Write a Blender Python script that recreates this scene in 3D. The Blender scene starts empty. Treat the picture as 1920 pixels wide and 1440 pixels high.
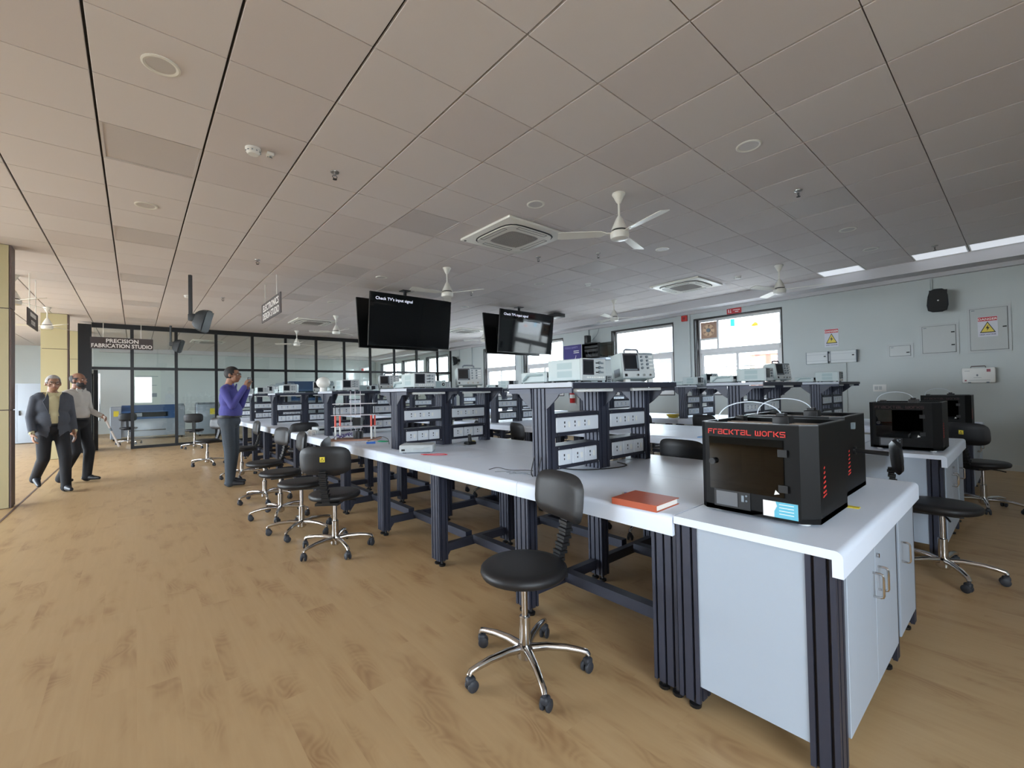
import bpy, bmesh, math, random
from mathutils import Vector, Matrix
random.seed(7)
PI = math.pi
S = bpy.context.scene
COL = S.collection

# ------------------------------------------------------------------ camera
CAMH = 1.30
YAW, PITCH, ROLL, FPX = -0.7075, 0.0166, -0.0193, 826.2
_cy, _sy, _cp, _sp = math.cos(YAW), math.sin(YAW), math.cos(PITCH), math.sin(PITCH)
FWD = Vector((-_sy*_cp, _cy*_cp, _sp)); RGT = Vector((_cy, _sy, 0)); UPV = RGT.cross(FWD)
R2 = math.cos(ROLL)*RGT + math.sin(ROLL)*UPV
U2 = -math.sin(ROLL)*RGT + math.cos(ROLL)*UPV
cam_d = bpy.data.cameras.new('camera'); cam_d.sensor_width = 36.0; cam_d.lens = FPX/1920*36
cam_d.clip_start = 0.05; cam_d.clip_end = 300
cam = bpy.data.objects.new('camera', cam_d); COL.objects.link(cam)
cam.matrix_world = Matrix(((R2.x, U2.x, -FWD.x, 0), (R2.y, U2.y, -FWD.y, 0), (R2.z, U2.z, -FWD.z, CAMH), (0, 0, 0, 1)))
S.camera = cam
def project(p):
    v = Vector(p) - Vector((0, 0, CAMH)); z = v.dot(FWD)
    if z < 0.02: return None
    return 960 + FPX*v.dot(R2)/z, 720 - FPX*v.dot(U2)/z

# ------------------------------------------------------------------ world, light, exposure
W = bpy.data.worlds.new('overcast_sky'); S.world = W; W.use_nodes = True
W.node_tree.nodes['Background'].inputs[0].default_value = (0.82, 0.935, 1.035, 1)
W.node_tree.nodes['Background'].inputs[1].default_value = 8.0
S.view_settings.view_transform = 'Standard'; S.view_settings.look = 'None'
S.view_settings.gamma = 1.0; S.view_settings.use_curve_mapping = False
S.view_settings.exposure = 1.6
S.cycles.use_denoising = True
S.cycles.max_bounces = 10; S.cycles.diffuse_bounces = 6; S.cycles.glossy_bounces = 4; S.cycles.transparent_max_bounces = 16
S.cycles.caustics_reflective = False; S.cycles.caustics_refractive = False
S.cycles.sample_clamp_indirect = 8

CE = CAMH + 3.188*0.6            # ceiling height
XL, XW, YB, YF = -6.6, 9.7, -3.2, 22.4   # room: left wall, window wall, wall behind the camera, far wall
YP = 15.1                        # glass partition
GX0, GY0 = -0.191, 0.498         # ceiling grid phase
WIN = [(3.13, 4.90), (5.44, 7.19), (8.98, 10.72), (11.16, 12.90), (15.35, 17.1), (17.7, 19.4), (20.0, 21.8)]  # window wall openings; the last one is added to brighten the far wall
WZ0, WZ1 = 1.15, 2.84
BWIN = [(-2.9, -1.1), (-0.9, 0.8)]
BZ0, BZ1 = 1.0, 2.6   # openings behind the camera
LWIN = [(4.9, 6.7), (6.9, 9.1), (9.3, 11.5), (11.7, 13.9), (14.1, 16.3), (16.5, 18.7)]  # unseen left wall openings, added and spaced to brighten the room
GZ0, GZ1 = 0.5, 3.05
def portal(name, loc, rot, sx, sy):
    l = bpy.data.lights.new(name, 'AREA'); l.shape = 'RECTANGLE'; l.size = sx; l.size_y = sy
    l.cycles.is_portal = True
    o = bpy.data.objects.new(name, l); COL.objects.link(o); o.location = loc; o.rotation_euler = rot
for i, (a, b) in enumerate(WIN):
    portal('daylight_portal', (XW + 0.30, (a+b)/2, (WZ0+WZ1)/2), (0, PI/2, 0), WZ1-WZ0, b-a)
for i, (a, b) in enumerate(BWIN):
    portal('daylight_portal', ((a+b)/2, YB - 0.3, (BZ0+BZ1)/2), (-PI/2, 0, PI), b-a, BZ1-BZ0)
for i, (a, b) in enumerate(LWIN):
    portal('daylight_portal', (XL - 0.35, (a+b)/2, (GZ0+GZ1)/2), (0, -PI/2, 0), GZ1-GZ0, b-a)

# ------------------------------------------------------------------ materials
def lin(c):
    c = c/255.0
    return c/12.92 if c <= 0.04045 else ((c+0.055)/1.055)**2.4
def rgb(r, g, b): return (lin(r), lin(g), lin(b), 1)
MATS = {}
def mat(name, col, rough=0.5, metal=0.0, spec=0.5, emit=None, es=0.0, noise=0.0, nscale=40, bump=0.0, coat=0.0, alpha=None):
    if name in MATS: return MATS[name]
    m = bpy.data.materials.new(name); m.use_nodes = True; MATS[name] = m
    nt = m.node_tree; b = nt.nodes['Principled BSDF']
    b.inputs['Base Color'].default_value = col; b.inputs['Roughness'].default_value = rough
    b.inputs['Metallic'].default_value = metal; b.inputs['Specular IOR Level'].default_value = spec
    b.inputs['Coat Weight'].default_value = coat
    if emit: b.inputs['Emission Color'].default_value = emit; b.inputs['Emission Strength'].default_value = es
    if noise or bump:
        tc = nt.nodes.new('ShaderNodeTexCoord'); n = nt.nodes.new('ShaderNodeTexNoise')
        n.inputs['Scale'].default_value = nscale; n.inputs['Detail'].default_value = 4
        nt.links.new(tc.outputs['Object'], n.inputs['Vector'])
        if noise:
            mx = nt.nodes.new('ShaderNodeMix'); mx.data_type = 'RGBA'
            mx.inputs[6].default_value = [max(0, c*(1-noise)) for c in col[:3]] + [1]
            mx.inputs[7].default_value = [min(1, c*(1+noise)) for c in col[:3]] + [1]
            nt.links.new(n.outputs['Fac'], mx.inputs[0]); nt.links.new(mx.outputs[2], b.inputs['Base Color'])
        if bump:
            bp = nt.nodes.new('ShaderNodeBump'); bp.inputs['Strength'].default_value = bump; bp.inputs['Distance'].default_value = 0.01
            nt.links.new(n.outputs['Fac'], bp.inputs['Height']); nt.links.new(bp.outputs['Normal'], b.inputs['Normal'])
    return m
def glass(name, tint=(1, 1, 1, 1), refl=0.06, rough=0.0):
    if name in MATS: return MATS[name]
    m = bpy.data.materials.new(name); m.use_nodes = True; MATS[name] = m
    nt = m.node_tree; nt.nodes.clear()
    o = nt.nodes.new('ShaderNodeOutputMaterial'); t = nt.nodes.new('ShaderNodeBsdfTransparent'); g = nt.nodes.new('ShaderNodeBsdfGlossy')
    t.inputs[0].default_value = tint; g.inputs['Roughness'].default_value = rough
    fr = nt.nodes.new('ShaderNodeLayerWeight'); fr.inputs[0].default_value = 0.35
    mu = nt.nodes.new('ShaderNodeMath'); mu.operation = 'MULTIPLY_ADD'; mu.inputs[1].default_value = 0.5; mu.inputs[2].default_value = refl
    mu.use_clamp = True
    mx = nt.nodes.new('ShaderNodeMixShader')
    nt.links.new(fr.outputs['Fresnel'], mu.inputs[0]); nt.links.new(mu.outputs[0], mx.inputs[0])
    nt.links.new(t.outputs[0], mx.inputs[1]); nt.links.new(g.outputs[0], mx.inputs[2]); nt.links.new(mx.outputs[0], o.inputs[0])
    return m
def floor_material():
    m = bpy.data.materials.new('wood_vinyl'); m.use_nodes = True; nt = m.node_tree; N = nt.nodes; L = nt.links
    b = N['Principled BSDF']
    tc = N.new('ShaderNodeTexCoord'); sep = N.new('ShaderNodeSeparateXYZ'); L.new(tc.outputs['Object'], sep.inputs[0])
    def M(op, a, bb=None, c=None):
        n = N.new('ShaderNodeMath'); n.operation = op
        for i, v in enumerate((a, bb, c)):
            if v is None: continue
            if isinstance(v, (int, float)): n.inputs[i].default_value = v
            else: L.new(v, n.inputs[i])
        return n.outputs[0]
    px = M('DIVIDE', sep.outputs[0], 0.155); ix = M('FLOOR', px)
    w1 = N.new('ShaderNodeTexWhiteNoise'); w1.noise_dimensions = '1D'; L.new(ix, w1.inputs['W'])
    py = M('ADD', M('DIVIDE', sep.outputs[1], 0.95), M('MULTIPLY', w1.outputs[0], 7.3)); iy = M('FLOOR', py)
    cb = N.new('ShaderNodeCombineXYZ'); L.new(ix, cb.inputs[0]); L.new(iy, cb.inputs[1])
    w2 = N.new('ShaderNodeTexWhiteNoise'); w2.noise_dimensions = '2D'; L.new(cb.outputs[0], w2.inputs['Vector'])
    rnd = w2.outputs[0]
    def vec(sx, sy):
        c = N.new('ShaderNodeCombineXYZ')
        L.new(M('ADD', M('MULTIPLY', sep.outputs[0], sx), M('MULTIPLY', rnd, 31.0)), c.inputs[0])
        L.new(M('ADD', M('MULTIPLY', sep.outputs[1], sy), M('MULTIPLY', rnd, 57.0)), c.inputs[1]); return c.outputs[0]
    def noise(v, sc, det=3, rough=0.5, dist=0.0):
        n = N.new('ShaderNodeTexNoise'); n.inputs['Scale'].default_value = sc; n.inputs['Detail'].default_value = det
        n.inputs['Roughness'].default_value = rough; n.inputs['Distortion'].default_value = dist; L.new(v, n.inputs['Vector']); return n.outputs['Fac']
    patch = noise(vec(6.2, 2.0), 1.0, 2)
    grain = noise(vec(34, 2.2), 1.0, 4, 0.6, 0.4)
    rings = noise(vec(6.0, 2.6), 1.0, 1, 0.4, 0.6)
    ring = M('SINE', M('MULTIPLY', rings, 95.0))
    mr = N.new('ShaderNodeMapRange'); L.new(patch, mr.inputs[0]); mr.inputs[1].default_value = 0.50; mr.inputs[2].default_value = 0.72
    pm = mr.outputs[0]
    f1 = M('ADD', M('MULTIPLY', pm, 0.52), M('MULTIPLY', M('SUBTRACT', grain, 0.5), 0.55))
    f2 = M('ADD', f1, M('MULTIPLY', M('MULTIPLY', ring, pm), 0.14))
    f3 = M('ADD', f2, M('MULTIPLY', M('SUBTRACT', rnd, 0.5), 0.08))
    cr = N.new('ShaderNodeValToRGB'); L.new(M('ADD', f3, 0.22), cr.inputs[0])
    cr.color_ramp.elements[0].position = 0.0; cr.color_ramp.elements[0].color = FLOOR_C[0]
    cr.color_ramp.elements[1].position = 1.0; cr.color_ramp.elements[1].color = FLOOR_C[2]
    e = cr.color_ramp.elements.new(0.4); e.color = FLOOR_C[1]
    L.new(cr.outputs[0], b.inputs['Base Color'])
    b.inputs['Roughness'].default_value = 0.42; b.inputs['Specular IOR Level'].default_value = 0.45
    bp = N.new('ShaderNodeBump'); bp.inputs['Strength'].default_value = 0.05; bp.inputs['Distance'].default_value = 0.003
    L.new(grain, bp.inputs['Height']); L.new(bp.outputs[0], b.inputs['Normal'])
    return m
FLOOR_C = [rgb(190, 161, 121), rgb(180, 150, 110), rgb(152, 117, 82)]

M_FLOOR = floor_material()
M_TILE = mat('ceiling_tile', rgb(213, 207, 206), 0.9, noise=0.03, nscale=260)
M_VOID = mat('ceiling_void', rgb(38, 34, 32), 0.9)
M_WALL = mat('wall_paint', rgb(190, 196, 195), 0.75, noise=0.02, nscale=3)
M_SOFF = mat('soffit_paint', rgb(192, 190, 192), 0.8)
M_WHITE = mat('white_plastic', rgb(226, 226, 222), 0.4)
M_UPVC = mat('window_frame_white', rgb(214, 212, 212), 0.35)
M_DARKREV = mat('window_gasket', rgb(44, 40, 40), 0.6)
M_TOP = mat('laminate_top', rgb(222, 231, 246), 0.40, spec=0.4, noise=0.012, nscale=60)
M_CAB = mat('cabinet_laminate', rgb(164, 175, 189), 0.4, noise=0.01, nscale=40)
M_PBOX = mat('enamel_box', rgb(186, 190, 190), 0.35)
M_FRAME = mat('bench_frame', rgb(52, 55, 69), 0.45, metal=0.25, noise=0.04, nscale=30)
M_GROOVE = mat('bench_frame_dark', rgb(40, 42, 52), 0.5, metal=0.2)
M_STEEL = mat('dark_panel', rgb(44, 46, 58), 0.42, metal=0.2)
M_SOCK = mat('socket_white', rgb(208, 213, 220), 0.35)
M_HOLE = mat('socket_hole', rgb(40, 42, 48), 0.6)
M_BLACK = mat('black_plastic', rgb(18, 18, 20), 0.45)
M_VINYL = mat('black_vinyl', rgb(22, 22, 25), 0.5, bump=0.06, nscale=300)
M_CHROME = mat('chrome', rgb(205, 203, 202), 0.14, metal=1.0)
M_CASTER = mat('caster_rubber', rgb(48, 51, 58), 0.55)
M_INST = mat('instrument_case', rgb(178, 190, 190), 0.45)
M_INSTF = mat('instrument_front', rgb(188, 194, 196), 0.45)
M_INSTG = mat('instrument_vent', rgb(158, 176, 178), 0.5)
M_SCREEN = mat('dark_screen', rgb(30, 32, 38), 0.12)
M_SCREENB = mat('screen_bezel', rgb(48, 46, 54), 0.4)
M_KNOB = mat('knob_grey', rgb(118, 128, 136), 0.45)
M_BTN = mat('button_light', rgb(232, 234, 232), 0.4)
M_PBLK = mat('printer_black', rgb(8, 8, 9), 0.5, spec=0.22)
M_ACRY = mat('printer_acrylic', rgb(14, 14, 15), 0.06, coat=0.4)
M_RED = mat('printer_red', rgb(214, 58, 52), 0.5)
M_TVB = mat('tv_black', rgb(6, 6, 7), 0.35)
M_TVS = mat('tv_screen', rgb(4, 4, 8), 0.06, spec=0.5)
M_TVT = mat('tv_text', rgb(230, 232, 255), 0.5, emit=(0.8, 0.85, 1, 1), es=0.3)
M_SIGN = mat('sign_brown', rgb(66, 58, 58), 0.5)
M_SIGNT = mat('sign_letters', rgb(232, 230, 226), 0.5)
M_YEL = mat('column_cladding', rgb(184, 174, 136), 0.42)
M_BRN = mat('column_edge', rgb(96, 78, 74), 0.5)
M_FANW = mat('fan_enamel', rgb(226, 224, 216), 0.35)
M_GRILL = mat('ac_grille', rgb(150, 146, 142), 0.6)
M_PFRAME = mat('partition_frame', rgb(28, 28, 30), 0.35, metal=0.3)
G_WIN = glass('window_glass', (0.97, 0.98, 0.98, 1), 0.02)
G_PART = glass('partition_glass', (0.89, 0.925, 0.92, 1), 0.035)
G_DARK = glass('smoked_glass', (0.30, 0.36, 0.36, 1), 0.05)
G_PRN = glass('printer_door_glass', (0.10, 0.10, 0.10, 1), 0.03)
M_PANELOFF = mat('light_panel_off', rgb(199, 193, 192), 0.5)
M_PANELON = mat('light_panel_lit', rgb(235, 238, 245), 0.5, emit=(0.86, 0.92, 1.0, 1), es=0.2)
M_YSTK = mat('yellow_sticker', rgb(226, 206, 66), 0.5)
M_BLUE = mat('machine_blue', rgb(52, 88, 136), 0.4)
M_MGREY = mat('machine_grey', rgb(148, 156, 166), 0.45)

# ------------------------------------------------------------------ mesh helpers
class MB:
    def __init__(s): s.v = []; s.f = []
    def add(s, vs, fs):
        o = len(s.v); s.v += [tuple(v) for v in vs]; s.f += [tuple(i+o for i in f) for f in fs]; return s
    def box(s, x0, x1, y0, y1, z0, z1):
        return s.add([(x0,y0,z0),(x1,y0,z0),(x1,y1,z0),(x0,y1,z0),(x0,y0,z1),(x1,y0,z1),(x1,y1,z1),(x0,y1,z1)],
                     [(3,2,1,0),(4,5,6,7),(0,1,5,4),(1,2,6,5),(2,3,7,6),(3,0,4,7)])
    def cbox(s, c, d): return s.box(c[0]-d[0]/2, c[0]+d[0]/2, c[1]-d[1]/2, c[1]+d[1]/2, c[2]-d[2]/2, c[2]+d[2]/2)
    def rbox(s, x0, x1, y0, y1, z0, z1, r=0.01, seg=2, M=None):
        bm = bmesh.new(); bmesh.ops.create_cube(bm, size=1)
        for v in bm.verts: v.co = Vector(((x0+x1)/2+v.co.x*(x1-x0), (y0+y1)/2+v.co.y*(y1-y0), (z0+z1)/2+v.co.z*(z1-z0)))
        bmesh.ops.bevel(bm, geom=bm.edges[:], offset=r, segments=seg, profile=0.5, affect='EDGES')
        bm.verts.index_update()
        s.add([(M @ v.co if M else v.co) for v in bm.verts], [[v.index for v in f.verts] for f in bm.faces]); bm.free(); return s
    def prism(s, poly, axis, a0, a1):
        n = len(poly)
        def P(u, v, a): return (a, u, v) if axis == 'x' else ((u, a, v) if axis == 'y' else (u, v, a))
        vs = [P(u, v, a0) for u, v in poly] + [P(u, v, a1) for u, v in poly]
        return s.add(vs, [tuple(range(n))[::-1], tuple(range(n, 2*n))] + [(i, (i+1) % n, n+(i+1) % n, n+i) for i in range(n)])
    def cyl(s, p0, p1, r0, r1=None, n=14):
        if r1 is None: r1 = r0
        p0 = Vector(p0); p1 = Vector(p1); d = (p1-p0).normalized()
        a = d.orthogonal().normalized(); b = d.cross(a)
        vs = []
        for p, r in ((p0, r0), (p1, r1)):
            for i in range(n):
                t = 2*PI*i/n; vs.append(p + r*(math.cos(t)*a + math.sin(t)*b))
        return s.add(vs, [tuple(range(n))[::-1], tuple(range(n, 2*n))] + [(i, (i+1) % n, n+(i+1) % n, n+i) for i in range(n)])
    def tube(s, pts, r, n=8, closed=False):
        pts = [Vector(p) for p in pts]; m = len(pts); rs = r if isinstance(r, (list, tuple)) else [r]*m
        prev = None; vs = []
        for i, p in enumerate(pts):
            if closed: d = pts[(i+1) % m]-pts[i-1]
            else: d = pts[min(i+1, m-1)]-pts[max(i-1, 0)]
            d.normalize()
            a = d.orthogonal().normalized() if prev is None else (prev-d*prev.dot(d)).normalized()
            prev = a; b = d.cross(a)
            for k in range(n):
                t = 2*PI*k/n; vs.append(p+rs[i]*(math.cos(t)*a+math.sin(t)*b))
        fs = []
        for i in range(m if closed else m-1):
            j = (i+1) % m
            for k in range(n): fs.append((i*n+k, i*n+(k+1) % n, j*n+(k+1) % n, j*n+k))
        if not closed: fs += [tuple(range(n))[::-1], tuple(range((m-1)*n, m*n))]
        return s.add(vs, fs)
    def lathe(s, prof, n=24, c=(0, 0, 0)):
        vs = []; k = len(prof)
        for i in range(n):
            t = 2*PI*i/n
            for r, z in prof: vs.append((c[0]+r*math.cos(t), c[1]+r*math.sin(t), c[2]+z))
        fs = []
        for i in range(n):
            j = (i+1) % n
            for q in range(k-1): fs.append((i*k+q, j*k+q, j*k+q+1, i*k+q+1))
        if prof[0][0] > 1e-6: fs.append(tuple(i*k for i in range(n))[::-1])
        if prof[-1][0] > 1e-6: fs.append(tuple(i*k+k-1 for i in range(n)))
        return s.add(vs, fs)
    def ell(s, c, r, M=None, n=16, m=10):
        vs = []; fs = []
        c = Vector(c)
        for i in range(m+1):
            ph = PI*i/m
            for j in range(n):
                t = 2*PI*j/n; v = Vector((r[0]*math.sin(ph)*math.cos(t), r[1]*math.sin(ph)*math.sin(t), r[2]*math.cos(ph)))
                if M: v = M @ v
                vs.append(c+v)
        for i in range(m):
            for j in range(n): fs.append((i*n+j, (i+1)*n+j, (i+1)*n+(j+1) % n, i*n+(j+1) % n))
        return s.add(vs, fs)
    def xf(s, M): s.v = [tuple(M @ Vector(v)) for v in s.v]; return s
    def mesh(s, name, material, smooth=35):
        me = bpy.data.meshes.new(name); me.from_pydata(s.v, [], s.f)
        bm = bmesh.new(); bm.from_mesh(me)
        bmesh.ops.remove_doubles(bm, verts=bm.verts[:], dist=1e-6)
        bmesh.ops.recalc_face_normals(bm, faces=bm.faces[:]); bm.to_mesh(me); bm.free()
        me.materials.append(material)
        if smooth:
            me.shade_smooth(); me.set_sharp_from_angle(angle=math.radians(smooth))
        return me
def obj(name, me, parent=None, loc=(0, 0, 0), rot=(0, 0, 0)):
    o = bpy.data.objects.new(name, me); COL.objects.link(o); o.parent = parent; o.location = loc; o.rotation_euler = rot; return o
TINY = {'knob', 'button', 'key', 'dark_key', 'rocker_switch', 'screw', 'socket_hole', 'connector', 'foot', 'castor', 'vent', 'print', 'louvre_outline', 'softkey', 'lamp', 'leaf_lines', 'sticker_lines', 'patch_unit', 'lead_screw', 'gantry_rail'}
def P(name, mb, material, parent=None, smooth=35, loc=(0, 0, 0), rot=(0, 0, 0)):
    o = obj(name, mb.mesh(name, material, smooth), parent, loc, rot)
    if name in TINY and parent is not None: o['kind'] = 'stuff'   # pieces too small to pick apart in the photograph
    return o
def tag(o, label, cat, group=None):
    o['label'] = label; o['category'] = cat
    if group: o['group'] = group
    return o
def thing(name, label, cat, loc=(0, 0, 0), rotz=0, group=None):
    o = bpy.data.objects.new(name, None); COL.objects.link(o); o.location = loc; o.rotation_euler = (0, 0, rotz); o.empty_display_size = 0.1
    return tag(o, label, cat, group)
def struct(name, mb, material, smooth=0):
    o = P(name, mb, material, None, smooth); o['kind'] = 'structure'; return o
KIDS = {}
def kids(o):
    return [c for c in COL.objects if c.parent == o]
def dup(root, loc, rotz, label, group=None):
    r = root.copy(); COL.objects.link(r); r.location = loc; r.rotation_euler = (0, 0, rotz); r['label'] = label
    if group: r['group'] = group
    if root.name not in KIDS: KIDS[root.name] = [(ch, list(ch.children)) for ch in root.children]
    for ch, gs in KIDS[root.name]:
        c = ch.copy(); COL.objects.link(c); c.parent = r
        for g in gs:
            d = g.copy(); COL.objects.link(d); d.parent = c
    return r
def text_mb(txt, size, align='CENTER', extrude=0.001, font_scale=(1, 1), bold=0.0):
    """text laid in the local XZ plane, readable from -Y, baseline at z=0"""
    cu = bpy.data.curves.new('t', 'FONT'); cu.body = txt; cu.size = size; cu.align_x = align; cu.extrude = extrude; cu.offset = bold
    cu.resolution_u = 3
    ob = bpy.data.objects.new('t', cu); COL.objects.link(ob)
    dg = bpy.context.evaluated_depsgraph_get(); me = bpy.data.meshes.new_from_object(ob.evaluated_get(dg))
    mb = MB(); mb.add([(v.co.x*font_scale[0], -v.co.z, v.co.y*font_scale[1]) for v in me.vertices], [tuple(p.vertices) for p in me.polygons])
    bpy.data.objects.remove(ob); bpy.data.meshes.remove(me); bpy.data.curves.remove(cu)
    return mb
def moved(mb, M): return mb.xf(M)
def T(x, y, z): return Matrix.Translation((x, y, z))
def RZ(a): return Matrix.Rotation(a, 4, 'Z')
def RX(a): return Matrix.Rotation(a, 4, 'X')
def RY(a): return Matrix.Rotation(a, 4, 'Y')
def profile_poly(w, h, nw, nh, g=0.010, d=0.012):
    """extruded aluminium section w x h with slots"""
    pts = []
    def side(p, q, n, inn):
        L = math.dist(p, q); ux, uy = (q[0]-p[0])/L, (q[1]-p[1])/L
        pts.append(p)
        for i in range(n):
            t = L*(i+0.5)/n
            for a, dd in ((t-g/2, 0), (t-g/2, d), (t+g/2, d), (t+g/2, 0)):
                pts.append((p[0]+ux*a+inn[0]*dd, p[1]+uy*a+inn[1]*dd))
    a, b = w/2, h/2
    side((-a, -b), (a, -b), nw, (0, 1)); side((a, -b), (a, b), nh, (-1, 0)); side((a, b), (-a, b), nw, (0, -1)); side((-a, b), (-a, -b), nh, (1, 0))
    return pts
def ribbon(mb, pts, w, y0, y1, M=None):
    """flat stroke of width w along pts in XZ, thickness y0..y1"""
    for (a, b) in zip(pts[:-1], pts[1:]):
        a = Vector(a); b = Vector(b); d = (b-a).normalized(); n = Vector((-d.y, d.x))*w/2; e = d*w*0.42
        q = [a-e+n, a-e-n, b+e-n, b+e+n]
        mb.prism([(p.x, p.y) for p in q], 'y', y0, y1)
    return mb
# ================================================================== THE ROOM
struct('floor', MB().box(XL-0.3, XW+0.25, YB-0.25, YF+0.25, -0.12, 0.0), M_FLOOR)
# joint strip in the floor next to the clad columns
struct('trim_1', MB().box(-1.125, -1.105, 5.0, 15.0, -0.01, 0.003), M_BRN)

def wall_with_openings(name, axis, pos, thick, a0, a1, ops, z0, z1, zt):
    """wall along `axis` (the running coordinate) with rectangular openings"""
    mb = MB()
    def seg(s0, s1, h0, h1):
        if axis == 'y': mb.box(min(pos, pos+thick), max(pos, pos+thick), s0, s1, h0, h1)
        else: mb.box(s0, s1, min(pos, pos+thick), max(pos, pos+thick), h0, h1)
    cur = a0
    for (p, q) in ops:
        seg(cur, p, 0, zt); seg(p, q, 0, z0); seg(p, q, z1, zt); cur = q
    seg(cur, a1, 0, zt)
    return struct(name, mb, M_WALL)
wall_with_openings('wall_right', 'y', XW, 0.25, YB-0.25, YF+0.25, WIN, WZ0, WZ1, CE+0.3)
wall_with_openings('wall_back', 'x', YB, -0.25, XL, XW, BWIN, BZ0, BZ1, CE+0.3)
wall_with_openings('wall_left', 'y', XL, -0.3, YB-0.25, YF+0.25, LWIN, GZ0, GZ1, CE+0.3)
struct('wall_far', MB().box(XL, XW, YF, YF+0.25, 0, CE+0.3), M_WALL)
# cornice on the far wall behind the glass, and the bulkhead along the window wall
struct('trim_2', MB().box(-1.0, XW, YF-0.22, YF, CE-0.16, CE), M_SOFF)
struct('trim_3', MB().box(9.28, XW, YB, YF, CE-0.17, CE+0.04).box(9.62, XW, YB, YF, CE-0.235, CE-0.17), M_SOFF)
struct('baseboard_right', MB().box(XW-0.012, XW, YB, YF, 0, 0.09), mat('skirting', rgb(196, 196, 190), 0.5))
# pilasters of the window wall
for i, (a, b) in enumerate(((5.0, 5.3), (7.95, 8.2), (10.8, 11.08), (13.6, 13.9))):
    struct('trim_%d' % (4+i), MB().box(XW-0.05, XW, a, b, 0.09, CE-0.235), M_WALL)

# ceiling: dark void slab + tiles one by one
CEIL = struct('ceiling', MB().box(XL, 9.285, YB, YF, CE+0.018, CE+0.10), M_VOID)
PANEL_OFF = [(-0.191, 4.098), (-0.191, 6.498), (-0.191, 8.898), (-0.191, 11.298), (-0.191, 13.698), (2.209, 4.098), (2.209, 6.498), (2.209, 8.898), (2.209, 11.298),
             (5.209, 1.098), (5.209, 4.098), (5.209, 6.498), (5.209, 8.898), (5.209, 11.298), (-2.591, 6.498), (-2.591, 8.898)]
PANEL_ON = [(8.809, -0.702), (8.809, -0.102), (8.809, 0.498), (8.809, 1.698)]
skip = {(round(x, 2), round(y, 2)) for x, y in PANEL_OFF + PANEL_ON}
tiles = []
k0 = -11
for i in range(k0, 16):
    for j in range(-8, 37):
        x = GX0+0.6*i; y = GY0+0.6*j
        if y < YB-0.01 or y+0.6 > YF+0.3 or x+0.6 < XL: continue
        if (round(x, 2), round(y, 2)) in skip: continue
        if abs(y+0.3-YP) < 0.0: continue
        w = min(0.6, 9.285-x)
        if w < 0.1: continue
        q = [project((x+a*w, y+b*0.6, CE)) for a, b in ((0, 0), (1, 0), (1, 1), (0, 1))]
        area = 0
        if all(q):
            cx = sum(p[0] for p in q)/4; cyy = sum(p[1] for p in q)/4
            if -60 < cx < 1980 and -60 < cyy < 1500:
                area = abs(sum(q[n][0]*q[(n+1) % 4][1]-q[(n+1) % 4][0]*q[n][1] for n in range(4)))/2
        tiles.append((area, x, y, w))
tiles.sort(reverse=True)
def tile_mb(w, ox=0.0, oy=0.0, mb=None):
    mb = mb or MB(); g, h, b = 0.0068, 0.0030, 0.0022
    x0, x1, y0, y1 = ox+g, ox+w-g, oy+h, oy+0.6-h
    vs = [(x0, y0, .018), (x1, y0, .018), (x1, y1, .018), (x0, y1, .018), (x0, y0, b), (x1, y0, b), (x1, y1, b), (x0, y1, b),
          (x0+b, y0+b/2, 0), (x1-b, y0+b/2, 0), (x1-b, y1-b/2, 0), (x0+b, y1-b/2, 0)]
    return mb.add(vs, [(0, 1, 2, 3), (0, 4, 5, 1), (1, 5, 6, 2), (2, 6, 7, 3), (3, 7, 4, 0), (4, 8, 9, 5), (5, 9, 10, 6), (6, 10, 11, 7), (7, 11, 8, 4), (8, 11, 10, 9)])
TM = {}
far = MB()
M_TILE2 = mat('ceiling_tile_aged', rgb(208, 201, 200), 0.9, noise=0.03, nscale=260)
for n, (a, x, y, w) in enumerate(tiles):
    if n < 300:
        key = (round(w, 3), random.random() < 0.25)
        if key not in TM: TM[key] = tile_mb(w).mesh('ceiling_tile', M_TILE2 if key[1] else M_TILE, 0)
        obj('ceiling_tile', TM[key], CEIL, (x, y, CE))
    else: tile_mb(w, x, y, far)
ft = P('far_ceiling_tiles', far, M_TILE, CEIL, 0, (0, 0, CE)); ft['kind'] = 'stuff'

# recessed light panels
def light_panel(x, y, w, on, label, group):
    t = thing('ceiling_light_panel', label, 'ceiling light', (x+w/2, y+0.3, CE), 0, group)
    f = MB(); a, b = w/2-0.006, 0.296
    for (p, q, r, s) in ((-a, a, -b, -b+.016), (-a, a, b-.016, b), (-a, -a+.016, -b+.016, b-.016), (a-.016, a, -b+.016, b-.016)): f.box(p, q, r, s, 0, 0.018)
    P('frame', f, M_PANELOFF if not on else M_WHITE, t, 0)
    P('diffuser', MB().box(-a+.016, a-.016, -b+.016, b-.016, 0.004, 0.018), M_PANELON if on else M_PANELOFF, t, 0)
names_off = ['over the aisle before the smoke detector', 'over the aisle beyond the round downlight', 'over the aisle nearer the hanging speaker', 'over the aisle before the glass partition',
             'over the aisle right above the glass partition', 'beside the near cassette air conditioner', 'in front of the left television pair', 'behind the electronics sign', 'far off above the far bench',
             'shiny, right of the near ceiling fan', 'past the near fan above the middle bench', 'between the two television pairs', 'behind the right television pair', 'far off near the window wall',
             'above the side area by the yellow column', 'above the side area behind the column']
for (x, y), nm in zip(PANEL_OFF, names_off): light_panel(x, y, 0.6, False, 'unlit grey square ceiling light panel ' + nm, 'unlit ceiling light panels')
for (x, y), nm in zip(PANEL_ON, ['just out of view past the right edge', 'at the right picture edge beside the bulkhead', 'above the wall loudspeaker beside the bulkhead', 'left of the gap before the wall loudspeaker']):
    light_panel(x, y, 0.476, True, 'lit white ceiling light panel ' + nm, 'lit ceiling light panels')

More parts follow.
